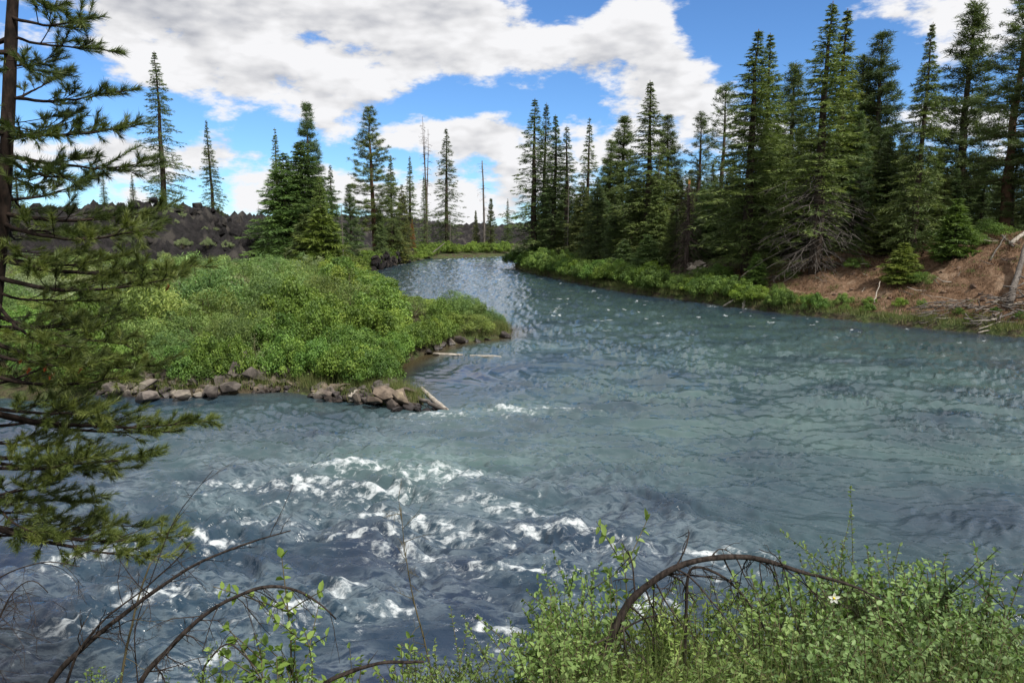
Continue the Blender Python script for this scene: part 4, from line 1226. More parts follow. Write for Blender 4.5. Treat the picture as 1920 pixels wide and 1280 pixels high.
for k in range(95):
    px = rs.uniform(580, 790)
    yb = np.interp(px, [580, 640, 720, 775, 800], [745, 757, 766, 769, 762])
    up = rs.uniform(0, 1)
    wd = np.interp(px, [580, 640, 700, 760, 800], [.8, 1.1, 1.3, 1.2, .5])
    hh = np.interp(px, [580, 640, 720, 770, 800], [.45, .55, .75, .6, .15])
    p = G(px, yb); p[1] += up * wd; p[2] = .02 + hh * up * rs.uniform(.7, 1.1)
    put_stone('stone', STONES, jetty, p - jo, rs.uniform(.17, .36), [(1, 1, 1), (1.2, 1.12, .98), (.7, .7, .75)][rs.integers(3)])
for (px, py, r, z, c_) in [(722, 738, .62, .55, (1.25, 1.15, 1.0)), (752, 745, .60, .45, (1.3, 1.2, 1.02)), (700, 752, .42, .35, (1.25, 1.15, 1)), (735, 757, .45, .25, (1.05, 1, .95)), (765, 735, .45, .5, (.8, .72, .65)), (728, 720, .6, .5, (.9, .88, .86)),
                           (668, 745, .40, .4, (1.1, 1.05, .98)), (610, 737, .36, .4, (1.1, 1.05, 1)), (765, 762, .4, .15, (.6, .6, .62)), (785, 768, .34, .05, (.45, .45, .48)), (815, 768, .28, .0, (.4, .4, .45)), (800, 772, .25, .0, (.4, .4, .45)), (745, 770, .45, .05, (.55, .55, .6))]:
    bank_stone(px, py, r, z, c_, jetty, jo)
to_ = np.array(G(930, 632))
tip = thing('tip_stones', 'dark wet stones at the grassy tip of the peninsula', 'rocks', to_)
for (px, py, r, z) in [(950, 631, .55, .1), (955, 619, .5, .1), (945, 628, .4, .2), (885, 625, .8, .35), (845, 641, .55, .2), (860, 636, .6, .25), (830, 645, .5, .2), (895, 640, .35, .05), (870, 640, .45, .1), (820, 652, .45, .15), (805, 660, .4, .15), (915, 637, .35, .05), (950, 640, .2, 0)]:
    bank_stone(px, py, r, z, (.6, .58, .58), tip, to_)
fo_ = np.array(G(730, 500))
farb = thing('far_rock_bank', 'dark lava rock bank at the waterline left of the river bend', 'rocks', fo_)
for k in range(90):
    px = rs.uniform(692, 768)
    yb = np.interp(px, [692, 720, 768], [513, 503, 492])
    p = G(px, yb); up = rs.uniform(0, 1)
    p[1] += up * 5; p[2] = up * 2.2 + .1
    put_stone('stone', BLOCKS, farb, p - fo_, rs.uniform(.4, 1.1), (1.2, 1.1, 1.05))
ro_ = np.array([(1305 - CX) / F * 78, 78.0, gz((1305 - CX) / F * 78, 78.0)])
prk = thing('pale_rock_slide', 'small slide of pale broken rock beside the broken snag', 'rocks', ro_)
for k in range(42):
    px = rs.uniform(1290, 1322); Yd = rs.uniform(75, 84)
    x = (px - CX) / F * Yd
    put_stone('stone', PALE, prk, np.array([x, Yd, gz(x, Yd) + .1]) - ro_, rs.uniform(.15, .42) if Yd < 82 else rs.uniform(.4, .8))
# dark boulder breaking the surface below the camera
p = G(985, 1192)
rk = tag(put_stone('river_boulder', STONES, None, (p[0], p[1], .0), .42, (.55, .38, .32)), 'wet reddish-brown boulder breaking the water behind the near bushes', 'rock')

# ------------------------------------------------------------------ logs, driftwood and brush piles
def log_obj(name, P, R, mat, label, cat='log', sides=8, stubs=0, seed=0, group=None):
    rng = np.random.default_rng(seed)
    ac_ = Acc()
    P = np.asarray(P, float)
    t = np.linspace(0, 1, 9)
    k = np.linspace(0, 1, len(P))
    Q_ = np.column_stack([np.interp(t, k, P[:, i]) for i in range(3)]) + rng.normal(0, .03, (9, 3))
    tube(ac_, Q_, np.interp(t, [0, 1], R) * rng.uniform(.92, 1.08, 9), sides)
    for q in range(stubs):
        i = rng.integers(1, 8)
        dv = norm(rng.normal(0, 1, 3) + np.array([0, 0, .5]))
        tube(ac_, np.stack([Q_[i], Q_[i] + dv * rng.uniform(.15, .5)]), np.array([.03, .01]), 4, .5, False)
    o_ = tag(part(name, ac_.mesh(name, M[mat], True), None), label, cat, group)
    return o_
def gpt(px, Yd, dz=0.0):
    x = (px - CX) / F * Yd
    return np.array([x, Yd, gz(x, Yd) + dz])
a_, b_ = G(812, 664, .10), G(942, 669, .06)
log_obj('floating_log', [a_, b_], (.09, .05), 'pale_wood', 'long thin pale log lying in the still water off the peninsula', stubs=2, seed=1)
log_obj('driftwood_log', [G(790, 728, .35), G(838, 772, .05)], (.10, .11), 'pale_wood', 'pale driftwood log slanting into the white water beyond the boulder spit', stubs=2, seed=2)
log_obj('driftwood_log', [G(778, 742, .30), G(836, 770, .10)], (.09, .08), 'grey_wood', 'dark wet driftwood log lying against the boulder spit', stubs=1, seed=3)
log_obj('driftwood_stick', [G(655, 744, .75), G(668, 731, .95)], (.05, .04), 'pale_wood', 'short white driftwood stick on the boulder spit', 'stick', seed=4)
log_obj('fallen_log', [gpt(1888, 57, .25), gpt(1945, 59, .9)], (.16, .18), 'pale_wood', 'pale straight log on the dirt slope at the right frame edge', stubs=1, seed=5)
log_obj('fallen_log', [gpt(1868, 60, .35), gpt(1893, 56.5, .15)], (.10, .06), 'grey_wood', 'grey fallen pole slanting down the dirt slope left of the pale log', stubs=2, seed=6)
log_obj('fallen_log', [gpt(1852, 56.5, .1), gpt(1876, 59, .4)], (.06, .05), 'grey_wood', 'thin dark branch propped on the dirt slope', 'branch', seed=7)
log_obj('fallen_log', [gpt(1895, 51, .3), gpt(1920, 55, 1.6)], (.22, .17), 'grey_wood', 'thick grey log end sticking up from the large brush pile', stubs=2, seed=8)
log_obj('fallen_log', [gpt(1562, 84, .5), gpt(1584, 84, .7)], (.18, .16), 'pale_wood', 'pale log lying behind the dead-skirted fir', seed=9)
log_obj('fallen_branch', [G(1356, 574, .05), gpt(1400, 67.5, .7)], (.08, .05), 'pale_wood', 'bare branch leaning from the bushes into the water', 'branch', stubs=2, seed=10)
log_obj('leaning_log', [gpt(806, 178, .5), gpt(835, 182, 3.4)], (.16, .10), 'grey_wood', 'grey fallen trunk leaning up beside the forked dead tree', stubs=3, seed=11)
log_obj('dead_stump', [gpt(1396, 66, -.1), gpt(1397, 66, .9)], (.16, .08), 'pale_wood', 'short pale broken stub in the waterside bushes', 'stump', seed=12)
log_obj('leaning_log', [gpt(1640, 58.3, .1), gpt(1650, 59.5, 1.3)], (.05, .03), 'pale_wood', 'thin pale stick standing out of the dirt slope foot', 'stick', seed=13)
def brush_pile(label, px0, px1, Yd, hmax, n, seed, ln=(1.0, 2.6), rmax=.05, water=False):
    rng = np.random.default_rng(seed)
    c_ = gpt((px0 + px1) / 2, Yd)
    o_ = thing('brush_pile', label, 'brush pile', c_)
    w = (px1 - px0) / F * Yd
    for k in range(n):
        x = rng.uniform(-w / 2, w / 2); y = rng.uniform(-1.2, 1.2)
        z = gz(c_[0] + x, c_[1] + y) - c_[2] + rng.uniform(.05, hmax) * (1 - abs(2 * x / w) * .6)
        a = rng.normal(.25, .55); L_ = rng.uniform(*ln)
        dv = np.array([cos(a) * rng.choice([-1, 1], p=[.65, .35]), rng.normal(0, .35), rng.normal(-.05, .28)])
        P = np.array([x, y, z]) + np.linspace(-.5, .5, 4)[:, None] * dv * L_ + rng.normal(0, .05, (4, 3))
        ac_ = Acc()
        r_ = rng.uniform(.018, rmax)
        tube(ac_, P, np.linspace(r_, r_ * .5, 4), 5)
        part('branch', ac_.mesh('branch', M['grey_wood' if rng.random() < .85 else 'pale_wood'], True), o_)
brush_pile('large tangle of grey dead branches on the dirt slope by the right frame edge', 1835, 1960, 50.5, 1.3, 75, 51, rmax=.07)
brush_pile('small brush heap of grey branches at the foot of the dirt slope', 1728, 1806, 53.5, 1.0, 46, 52)
# scattered sticks and stones on the dirt slope
dbg = np.array([(1750 - CX) / F * 57, 57.0, gz((1750 - CX) / F * 57, 57.0)])
db = thing('slope_debris', 'scattered sticks and stones lying on the brown dirt slope', 'debris', dbg)
for k in range(110):
    px = rs.uniform(1560, 1960)
    sy = np.interp(px, [1500, 1600, 1700, 1800, 1920, 1990], [60, 57, 54, 51, 48, 46])
    Yd = sy + rs.uniform(2, 13)
    p = gpt(px, Yd, .03) - dbg
    if k % 2:
        put_stone('stone', STONES, db, p, rs.uniform(.1, .38), (1.25, .95, .78))
    else:
        ac_ = Acc(); a = rs.uniform(0, 6.28); L_ = rs.uniform(.5, 1.8)
        P = np.stack([p, p + np.array([cos(a), sin(a) * .6, rs.uniform(.0, .25)]) * L_ * .5, p + np.array([cos(a), sin(a) * .6, rs.uniform(.05, .35)]) * L_])
        tube(ac_, P, np.array([.04, .035, .015]), 4)
        part('stick', ac_.mesh('stick', M['pale_wood' if k % 4 else 'grey_wood'], True), db)

# ------------------------------------------------------------------ grass on the shores
def grass_tufts(name, centres, per, hmean, label, seed, spread=.18, width=.02, mat='grass'):
    rng = np.random.default_rng(seed)
    C = np.repeat(np.asarray(centres), per, 0)
    n = len(C)
    P = C + rng.normal(0, 1, (n, 3)) * np.array([spread, spread, 0])
    Dv = norm(rng.normal(0, .32, (n, 3)) * np.array([1, 1, .3]) + np.array([0, 0, 1]))
    ac_ = Acc()
    blades(ac_, P, Dv, hmean * rng.uniform(.5, 1.3, n), np.full(n, width), rng, rng.uniform(0, 1, n))
    return tag(part(name, ac_.mesh(name, M[mat]), None), label, 'grass', kind='stuff')
cs = []
for k in range(520):
    i = rs.integers(3, 24); t = rs.random()
    a0, b0 = np.array(SH_L[i]), np.array(SH_L[i + 1])
    p = a0 + (b0 - a0) * t
    nrm = np.array([-(b0 - a0)[1], (b0 - a0)[0]]); nrm /= np.linalg.norm(nrm) + 1e-9
    p = p + nrm * rs.uniform(.25, 1.6)
    cs.append(p)
cs = np.array(cs); dd_, tt_, _ = shore(cs[:, 0], cs[:, 1]); cs = cs[(dd_ > .15)]
grass_tufts('shore_grass', np.column_stack([cs, ground_z(cs[:, 0], cs[:, 1]) - .03]), 34, .55, 'tall grass along the peninsula waterline', 71)
cs = []
for k in range(900):
    x0, y0 = along_R(rs.random() ** .8); off = abs(rs.normal(0, 1.1)) + .15
    cs.append((x0 + off * .75, y0 + off * .6))
cs = np.array(cs); dd_, tt_, _ = shore(cs[:, 0], cs[:, 1]); cs = cs[dd_ > .1]
grass_tufts('bank_grass', np.column_stack([cs, ground_z(cs[:, 0], cs[:, 1]) - .03]), 26, .5, 'green grass fringe along the right bank waterline', 72, .3, .035)
lc = np.column_stack([rs.uniform(16, 46, 5000), rs.uniform(48, 78, 5000)])
dd_, tt_, sx_ = shore(lc[:, 0], lc[:, 1]); lc = lc[(tt_ == 1) & (dd_ > 1) & (dd_ < 16)]
lc = lc[fbm(lc[:, 0] * .4, lc[:, 1] * .4, 3, 140) > .0]
grass_tufts('slope_litter', np.column_stack([lc, ground_z(lc[:, 0], lc[:, 1])]), 12, .22, 'dry brown litter and dead grass strewn over the dirt slope', 75, .35, .05, 'dead_needle')
lc = lc[::3]
grass_tufts('slope_grass', np.column_stack([lc + .4, ground_z(lc[:, 0] + .4, lc[:, 1] + .4)]), 16, .30, 'sparse green tufts on the dirt slope', 76, .25, .04)
tipc = np.array([(x_, y_) for x_, y_ in [G(px_, py_)[:2] + rs.normal(0, .25, 2) for px_ in range(890, 948, 2) for py_ in (622, 628)]])
grass_tufts('tip_grass', np.column_stack([tipc, ground_z(tipc[:, 0], tipc[:, 1])]), 60, .75, 'yellow-green sedge at the tip of the peninsula', 73, .25, .022)

# ------------------------------------------------------------------ the near pine at the left
PY = 7.4
base = np.array([-5.95, PY, gz(-5.95, PY)])
pine = thing('pine_tree', 'large dark near pine with drooping needle boughs framing the left edge', 'tree', base)
TRK = [(40, -260), (30, -100), (22, 40), (17, 180), (11, 300), (3, 430), (-10, 560), (-30, 700), (-55, 850), (-80, 1000)]
tp = np.array([D(x_, y_, PY) for x_, y_ in TRK] + [base + np.array([.0, 0, .35]), base + np.array([-.02, 0, -.4])])[::-1]
ac_ = Acc()
tz = np.linspace(0, 1, 40)
tk = np.linspace(0, 1, len(tp))
tpp = np.column_stack([np.interp(tz, tk, tp[:, i]) for i in range(3)])
rngp = np.random.default_rng(301)
trad = np.interp(tpp[:, 2], [base[2] - .4, base[2] + .5, 5, 7, 9, 12], [.155, .12, .082, .068, .051, .026])
tube(ac_, tpp - base, trad * rngp.uniform(.93, 1.07, 40), 10)
part('trunk', ac_.mesh('trunk', M['near_bark'], True), pine)
def bez(p0, p1, p2, n):
    t = np.linspace(0, 1, n)[:, None]
    return (1 - t) ** 2 * p0 + 2 * t * (1 - t) * p1 + t * t * p2
UPV = np.array([0, 0, 1.0])
def brush(na, P0, P1, rng, tone, n, nl=(.055, .085)):
    """needles bristling round the shoot P0-P1"""
    ax = norm(P1 - P0)
    u = rng.uniform(.0, 1.0, n) ** .8
    B = P0 + (P1 - P0) * u[:, None]
    r_ = norm(np.cross(ax, rng.normal(0, 1, (n, 3))))
    sp = rng.uniform(.35, 1.1, n)
    dv = norm(ax * (1.0) + r_ * sp[:, None] + UPV * .10)
    blades(na, B, dv, rng.uniform(*nl, n), np.full(n, .0058), rng, np.clip(tone + rng.normal(0, .16, n), 0, 1))
def pine_branch(p0, p2, seed, dense=1.0, bare=.28, tone0=.45):
    rng = np.random.default_rng(seed)
    L_ = np.linalg.norm(p2 - p0)
    p1 = (p0 + p2) / 2 + np.array([0, 0, -.10 * L_ + rng.normal(0, .03)]) + rng.normal(0, .04, 3)
    C = bez(p0, p1, p2, 14) + np.cumsum(rng.normal(0, .006, (14, 3)), 0)
    wa, na = Acc(), Acc()
    tube(wa, C, np.linspace(.0105 * L_ + .008, .004, 14), 6)
    ax = norm(p2 - p0); sd_ = norm(np.cross(ax, UPV))
    nb = max(5, int(L_ * 9.5 * dense))
    for k in range(nb):
        s_ = bare + (1 - bare) * ((k + rng.uniform(0, 1)) / nb)
        i = s_ * 13; i0 = int(min(i, 12)); q = C[i0] + (C[i0 + 1] - C[i0]) * (i - i0)
        sg = 1 if k % 2 else -1
        ln = (.10 + .30 * (1 - s_) * min(L_, 1.6) + rng.uniform(0, .14)) * (1.0 if rng.random() < .85 else 1.5)
        dv = norm(ax * rng.uniform(.55, 1.0) + sd_ * sg * rng.uniform(.35, .95) + UPV * rng.uniform(-.12, .45))
        tipq = q + dv * ln
        mid = (q + tipq) / 2 - UPV * .03 * ln
        cc = bez(q, mid, tipq + UPV * .05 * ln, 5)
        tube(wa, cc, np.linspace(.0055, .0028, 5), 4, .5, False)
        tone = tone0 + rng.normal(0, .14)
        brush(na, cc[1] if ln < .3 else cc[2], cc[4], rng, tone, int(54 + 170 * ln), (.065, .105))
        for _ in range(rng.integers(1, 4)):
            j = rng.integers(1, 4)
            d2 = norm(dv + rng.normal(0, .55, 3) + UPV * .2)
            l2 = rng.uniform(.08, .18)
            e_ = cc[j] + d2 * l2
            tube(wa, np.stack([cc[j], e_]), np.array([.0035, .0022]), 3, .5, False)
            brush(na, cc[j] + d2 * l2 * .25, e_, rng, tone + rng.normal(0, .08), 64, (.065, .10))
    brush(na, C[-4], C[-1], rng, tone0 + .1, 150, (.065, .105))
    return wa, na
BOUGH = [(-60, 140, -60, .3), (-30, 115, 15, .2), (30, 160, 42, -.3), (70, 185, 88, .1), (85, 60, 130, -.5), (120, 105, 108, .5), (180, 215, 172, 0), (190, 90, 150, .6), (250, 225, 245, -.2), (265, 140, 215, .5),
         (290, 285, 305, .1), (295, 120, 330, -.6), (330, 95, 345, -.3), (375, 190, 325, .5), (400, 320, 390, 0), (415, 270, 425, -.4), (430, 150, 440, .6), (485, 372, 500, -.1), (480, 250, 470, .5), (520, 330, 520, -.5),
         (545, 180, 560, .3), (590, 240, 640, -.3), (620, 150, 600, .5), (640, 300, 690, .2), (660, 160, 690, -.6), (700, 230, 705, -.3), (690, 110, 720, .5), (770, 392, 785, 0), (765, 330, 805, .5), (760, 180, 770, -.5),
         (800, 200, 760, .6), (850, 285, 850, -.2), (860, 230, 880, .5), (870, 170, 850, -.6), (930, 190, 945, .2), (925, 120, 900, -.5), (965, 345, 1005, -.1), (970, 290, 1050, -.4), (980, 215, 980, .4), (950, 90, 960, .6), (1000, 130, 1010, .3),
         (560, 100, 640, -.7), (610, 200, 590, .8), (725, 140, 660, .8), (450, 90, 500, -.7), (210, 60, 260, -.7), (350, 60, 400, .8), (900, 60, 1000, -.7), (820, 120, 830, -.3)]
def trunk_pt(ypx):
    return D(np.interp(ypx, [t_[1] for t_ in TRK], [t_[0] for t_ in TRK]), ypx, PY)
for i, (ys, xe, ye, dY) in enumerate(BOUGH):
    p0 = trunk_pt(ys) - base; p2 = D(xe, ye, PY + dY) - base
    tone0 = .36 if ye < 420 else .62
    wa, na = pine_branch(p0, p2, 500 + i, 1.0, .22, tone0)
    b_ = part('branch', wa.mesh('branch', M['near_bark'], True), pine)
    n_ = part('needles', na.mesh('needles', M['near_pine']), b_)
for i in range(16):   # limbs on the far sides of the trunk
    ys = rngp.uniform(-100, 900)
    a = rngp.uniform(1.8, 5.0); L_ = rngp.uniform(.7, 1.7)
    p0 = trunk_pt(ys) - base
    wa, na = pine_branch(p0, p0 + np.array([cos(a) * L_, sin(a) * L_, rngp.uniform(-.25, .3)]), 700 + i, .8)
    b_ = part('branch', wa.mesh('branch', M['near_bark'], True), pine)
    part('needles', na.mesh('needles', M['near_pine']), b_)
ra = Acc()
for (x_, y_) in [(37, 682), (82, 698), (50, 702), (92, 712), (70, 646), (145, 702), (310, 548)]:
    q = D(x_, y_, PY - .35) - base
    brush(ra, q, q + np.array([.03, 0, .05]), rngp, .5, 40, (.03, .05))
part('rusty_needles', ra.mesh('rusty_needles', M['rust']), pine)['kind'] = 'stuff'

# ------------------------------------------------------------------ dead branches on the near bank
def dead_branch(label, pxs, Yd, r0, r1, seed, twigs=14, hang=.55, tl=(.15, .5), mat='dark_twig', name='dead_branch', dY=0.0, side=0.0):
    rng = np.random.default_rng(seed)
    P = np.array([D(x_, y_, Yd + dY * i_ / len(pxs)) for i_, (x_, y_) in enumerate(pxs)])
    g0 = P[0].copy(); g0[2] = min(gz(P[0][0], P[0][1]) - .05, P[0][2] - .05)
    P = np.vstack([g0, P])
    k = np.concatenate([[0], np.cumsum(np.linalg.norm(np.diff(P, axis=0), axis=1))]); k /= k[-1]
    t = np.linspace(0, 1, 44)
    # smooth the polyline
    Q_ = np.column_stack([np.interp(t, k, P[:, i]) for i in range(3)])
    for _ in range(3):
        Q_[1:-1] = (Q_[:-2] + 2 * Q_[1:-1] + Q_[2:]) / 4
    Q_ += np.column_stack([pn(t * 9, t * 0 + seed, s_) for s_ in (1, 2, 3)]) * r0 * .5
    rad = (r1 + (r0 - r1) * (1 - t ** 1.5)) * (1 + .18 * pn(t * 22, t * 0 + seed * 3.3, 5))
    o_ = thing(name, label, 'branch', g0)
    wa, ta = Acc(), Acc()
    tube(wa, Q_ - g0, rad, 8)
    for q in range(10):     # knots and broken stubs
        i = rng.integers(6, 42)
        dv = norm(rng.normal(0, 1, 3))
        tube(wa, np.stack([Q_[i], Q_[i] + dv * (rad[i] + rng.uniform(.008, .03))]) - g0, np.array([rad[i] * .45, rad[i] * .2]), 5)
    def twig(p, dv, ln, r_, depth):
        n = 7
        C = [p]
        d_ = dv
        for j in range(n - 1):
            d_ = norm(d_ + rng.normal(0, .13, 3) - UPV * hang * .17)
            C.append(C[-1] + d_ * ln / (n - 1))
        C = np.array(C)
        tube(ta, C - g0, np.linspace(r_, r_ * .45, n), 4, .5, False)
        if depth:
            for _ in range(rng.integers(2, 5)):
                j = rng.integers(1, n - 1)
                twig(C[j], norm(d_ * .6 + rng.normal(0, .6, 3) - UPV * hang * .4), ln * rng.uniform(.25, .55), r_ * .55, depth - 1)
    for q in range(twigs):
        i = rng.integers(10, 43)
        tg = norm(Q_[i] - Q_[i - 1])
        dv = norm(tg * rng.uniform(.3, 1.0) + rng.normal(0, .5, 3) - UPV * hang * rng.uniform(.1, 1.2) + np.array([side, 0, 0]))
        twig(Q_[i], dv, rng.uniform(*tl), max(rad[i] * .32, .0028), 2 if q % 3 == 0 else 1)
    part('limb', wa.mesh('limb', M[mat], True), o_)
    part('twigs', ta.mesh('twigs', M[mat]), o_)['kind'] = 'stuff'
    return o_
dead_branch('thick dead branch arching over the bushes at bottom centre-right', [(1118, 1270), (1140, 1200), (1170, 1138), (1222, 1085), (1300, 1048), (1370, 1041), (1450, 1054), (1540, 1078), (1600, 1100), (1660, 1128)], 4.85, .036, .006, 1, 40, .75, (.25, .65))
dead_branch('thinner dead bough curving down beneath the arching branch', [(1290, 1052), (1345, 1072), (1390, 1110), (1420, 1150), (1436, 1185)], 4.85, .016, .007, 2, 12, .6, (.12, .35))
dead_branch('long dark dead branch sweeping up from the bottom left corner', [(60, 1340), (105, 1262), (180, 1190), (260, 1130), (340, 1070), (430, 1028), (510, 1006), (545, 994)], 5.0, .024, .004, 3, 20, .15, (.15, .45))
dead_branch('thin dead branch running just above the long dark one at bottom left', [(120, 1290), (150, 1212), (205, 1150), (270, 1105), (330, 1050), (360, 1015)], 4.95, .012, .003, 4, 14, .1, (.12, .4))
dead_branch('arched brown dead branch with hanging twigs at bottom left centre', [(245, 1310), (285, 1245), (345, 1185), (415, 1128), (490, 1097), (555, 1103), (600, 1125), (630, 1160)], 4.7, .024, .005, 5, 26, .8, (.15, .42))
dead_branch('thin pale brown stem rising from the bottom left to the water', [(222, 1300), (240, 1200), (262, 1110), (282, 1055)], 5.3, .012, .006, 6, 8, .1, (.1, .3), 'stem')
dead_branch('fine leafless twig rising against the water above the stem', [(250, 1180), (285, 1080), (320, 985), (350, 940), (400, 880)], 5.6, .006, .002, 7, 14, -.05, (.12, .35))
dead_branch('crooked grey branch lying along the bottom edge', [(595, 1290), (640, 1262), (700, 1245), (750, 1238), (795, 1240)], 4.4, .020, .009, 8, 7, .2, (.08, .25))
dead_branch('bare upright sapling in the middle of the rapids view', [(818, 1310), (800, 1215), (775, 1125), (758, 1030), (752, 950)], 5.4, .009, .002, 9, 22, -.05, (.10, .30), 'stem')
dead_branch('brownish dead twig cluster at the left edge, upper', [(-60, 1160), (-10, 1085), (40, 1062), (90, 1050), (150, 1062)], 5.2, .010, .003, 10, 22, .6, (.15, .5))
dead_branch('brownish dead twig cluster at the left edge, lower', [(-50, 1320), (-10, 1180), (20, 1110), (60, 1080), (90, 1110)], 4.9, .010, .003, 11, 22, .6, (.15, .5))
dead_branch('dark forked twig between the two bottom left branches', [(380, 1330), (380, 1250), (410, 1215), (430, 1200), (470, 1240)], 4.6, .012, .004, 12, 14, .5, (.12, .35))

# ------------------------------------------------------------------ leafy bushes on the near bank
def bush_meshes(seed, H=1.2, R=.55, stems=26, leaf=.042, round_=.62, mat='leaf', gap=.03, spread=1.0):
    rng = np.random.default_rng(seed)
    sa_, la_ = Acc(), Acc()
    P, Dl, Nl, Ll, Tt = [], [], [], [], []
    for k in range(stems):
        a = rng.uniform(0, 6.283); rr = R * np.sqrt(rng.uniform(0, 1)) * spread
        b0 = np.array([rng.normal(0, .10), rng.normal(0, .10), -.12])
        hh = H * rng.uniform(.55, 1.05) * (1 - .30 * (rr / R) ** 2)
        tipq = np.array([cos(a) * rr, sin(a) * rr, hh])
        C = bez(b0, np.array([cos(a) * rr * .35, sin(a) * rr * .35, hh * .65]), tipq, 9) + rng.normal(0, .012, (9, 3))
        tube(sa_, C, np.linspace(.008, .0022, 9), 4, .5, False)
        tone = rng.uniform(.25, .75)
        paths = [(C, .35)]
        for q in range(rng.integers(3, 7)):
            j = rng.integers(3, 8)
            dv = norm(rng.normal(0, 1, 3) * np.array([1, 1, .5]) + norm(C[-1] - C[0]) * .8)
            l2 = rng.uniform(.12, .34) * H
            C2 = bez(C[j], C[j] + dv * l2 * .5 + UPV * .02, C[j] + dv * l2 + UPV * .03, 5)
            tube(sa_, C2, np.linspace(.004, .0018, 5), 3, .5, False)
            paths.append((C2, .1))
        for Cp, s0 in paths:
            ln = np.linalg.norm(np.diff(Cp, axis=0), axis=1).sum()
            n = max(4, int(ln * (1 - s0) / gap))
            u = s0 + (1 - s0) * (np.arange(n) + rng.uniform(0, .8, n)) / n
            x = u * (len(Cp) - 1); i0 = np.minimum(x.astype(int), len(Cp) - 2)
            q = Cp[i0] + (Cp[i0 + 1] - Cp[i0]) * (x - i0)[:, None]
            tg = norm(Cp[i0 + 1] - Cp[i0])
            for rep in range(2):
                sdv = norm(np.cross(tg, rng.normal(0, 1, (n, 3))))
                d_ = norm(tg * rng.uniform(.2, .8, n)[:, None] + sdv * 1.0 + UPV * rng.normal(.05, .25, n)[:, None])
                P.append(q); Dl.append(d_)
                Nl.append(norm(UPV + rng.normal(0, .42, (n, 3))))
                Ll.append(leaf * rng.uniform(.55, 1.25, n)); Tt.append(np.clip(tone + rng.normal(0, .17, n), 0, 1))
    P = np.concatenate(P); L_ = np.concatenate(Ll)
    leaves6(la_, P, np.concatenate(Dl), np.concatenate(Nl), L_, L_ * round_, np.concatenate(Tt))
    return {'stems': sa_.mesh('stems', M['stem']), 'leaves': la_.mesh('leaves', M[mat]), 'H': H, 'R': R}
BUSH = {'round': [bush_meshes(800 + i, 1.2, .60, 25, .034, .62, 'leaf', .026) for i in range(4)],
        'narrow': [bush_meshes(820 + i, 1.25, .50, 24, .044, .30, 'leaf', .024) for i in range(3)],
        'tall': [bush_meshes(840 + i, 1.9, .46, 20, .036, .55, 'leaf', .030) for i in range(2)],
        'sprig': [bush_meshes(860 + i, 1.0, .30, 6, .048, .62, 'leaf', .045) for i in range(2)]}
NEARB = [  # kind, x, top y, distance, width factor, colour, label
    ('tall', 1705, 962, 5.9, 1.0, (.95, 1, 1), 'tallest leafy spray rising above the bushes at bottom right'),
    ('tall', 1655, 1010, 5.7, .9, (1, 1, .95), 'leafy upright shoot left of the tallest spray'),
    ('tall', 1770, 1005, 5.9, 1.0, (.9, .98, 1), 'leafy spray right of the tallest one'),
    ('round', 1600, 1090, 5.5, 1.1, (1, 1, .9), 'bush under the tip of the arching dead branch'),
    ('round', 1700, 1080, 5.2, 1.2, (.95, 1.0, .98), 'rounded bush at the foot of the tallest spray'),
    ('round', 1800, 1070, 5.2, 1.2, (.9, 1, 1.02), 'bluish bush right of the tallest spray'),
    ('round', 1890, 1065, 5.1, 1.2, (.9, 1, 1.05), 'bluish-green bush at the right frame edge, upper'),
    ('narrow', 1420, 1150, 5.3, 1.1, (1.1, 1.1, .8), 'narrow-leaved bush under the arching branch, right of centre'),
    ('narrow', 1330, 1120, 5.5, 1.1, (1.15, 1.12, .75), 'bright narrow-leaved bush under the crown of the arch'),
    ('narrow', 1260, 1110, 5.7, 1.1, (1.2, 1.15, .75), 'yellow-green bush just right of the arch base'),
    ('round', 1120, 1065, 5.5, .9, (.95, 1.02, .85), 'leafy bush left of the arch base'),
    ('sprig', 1178, 1035, 5.6, 1.0, (1.0, 1.05, .8), 'small leafy sprig beside the arch base against the foam'),
    ('round', 1060, 1110, 5.3, .8, (.95, 1.02, .85), 'leafy bush at the left end of the bottom thicket'),
    ('round', 1030, 1190, 4.9, .9, (1, 1.05, .85), 'low bush in front of the reddish boulder, right side'),
    ('round', 930, 1215, 4.8, .8, (1, 1.02, .9), 'low bush in front of the reddish boulder, left side'),
    ('round', 860, 1225, 4.7, .8, (1.02, 1.02, .9), 'low bush beside the bare sapling'),
    ('sprig', 735, 1160, 5.2, .8, (1.05, 1.1, .7), 'few-leaved sprig left of the bare sapling'),
    ('round', 780, 1235, 4.6, .7, (1, 1.03, .85), 'low bush at the foot of the bare sapling'),
    ('sprig', 510, 1120, 4.7, 1.2, (1.0, 1.08, .6), 'bright broad-leaved shoot growing through the arched brown branch'),
    ('sprig', 470, 1140, 4.7, 1.0, (.95, 1.05, .7), 'second broad-leaved shoot, left of the bright one'),
    ('sprig', 545, 1190, 4.5, 1.0, (1.0, 1.08, .7), 'leafy shoot right of the bright broad-leaved one'),
    ('sprig', 610, 1215, 4.6, 1.0, (1.0, 1.05, .7), 'leafy shoot above the crooked grey branch'),
    ('round', 320, 1250, 4.4, .6, (1.0, 1.06, .9), 'low pale green bush at the bottom edge, left of centre'),
    ('round', 120, 1262, 4.4, .6, (1.0, 1.05, .9), 'low bush in the bottom left corner'),
    ('round', 500, 1262, 4.3, .6, (1.0, 1.05, .85), 'low bush at the bottom edge under the broad-leaved shoots'),
]
nb_rng = np.random.default_rng(61)
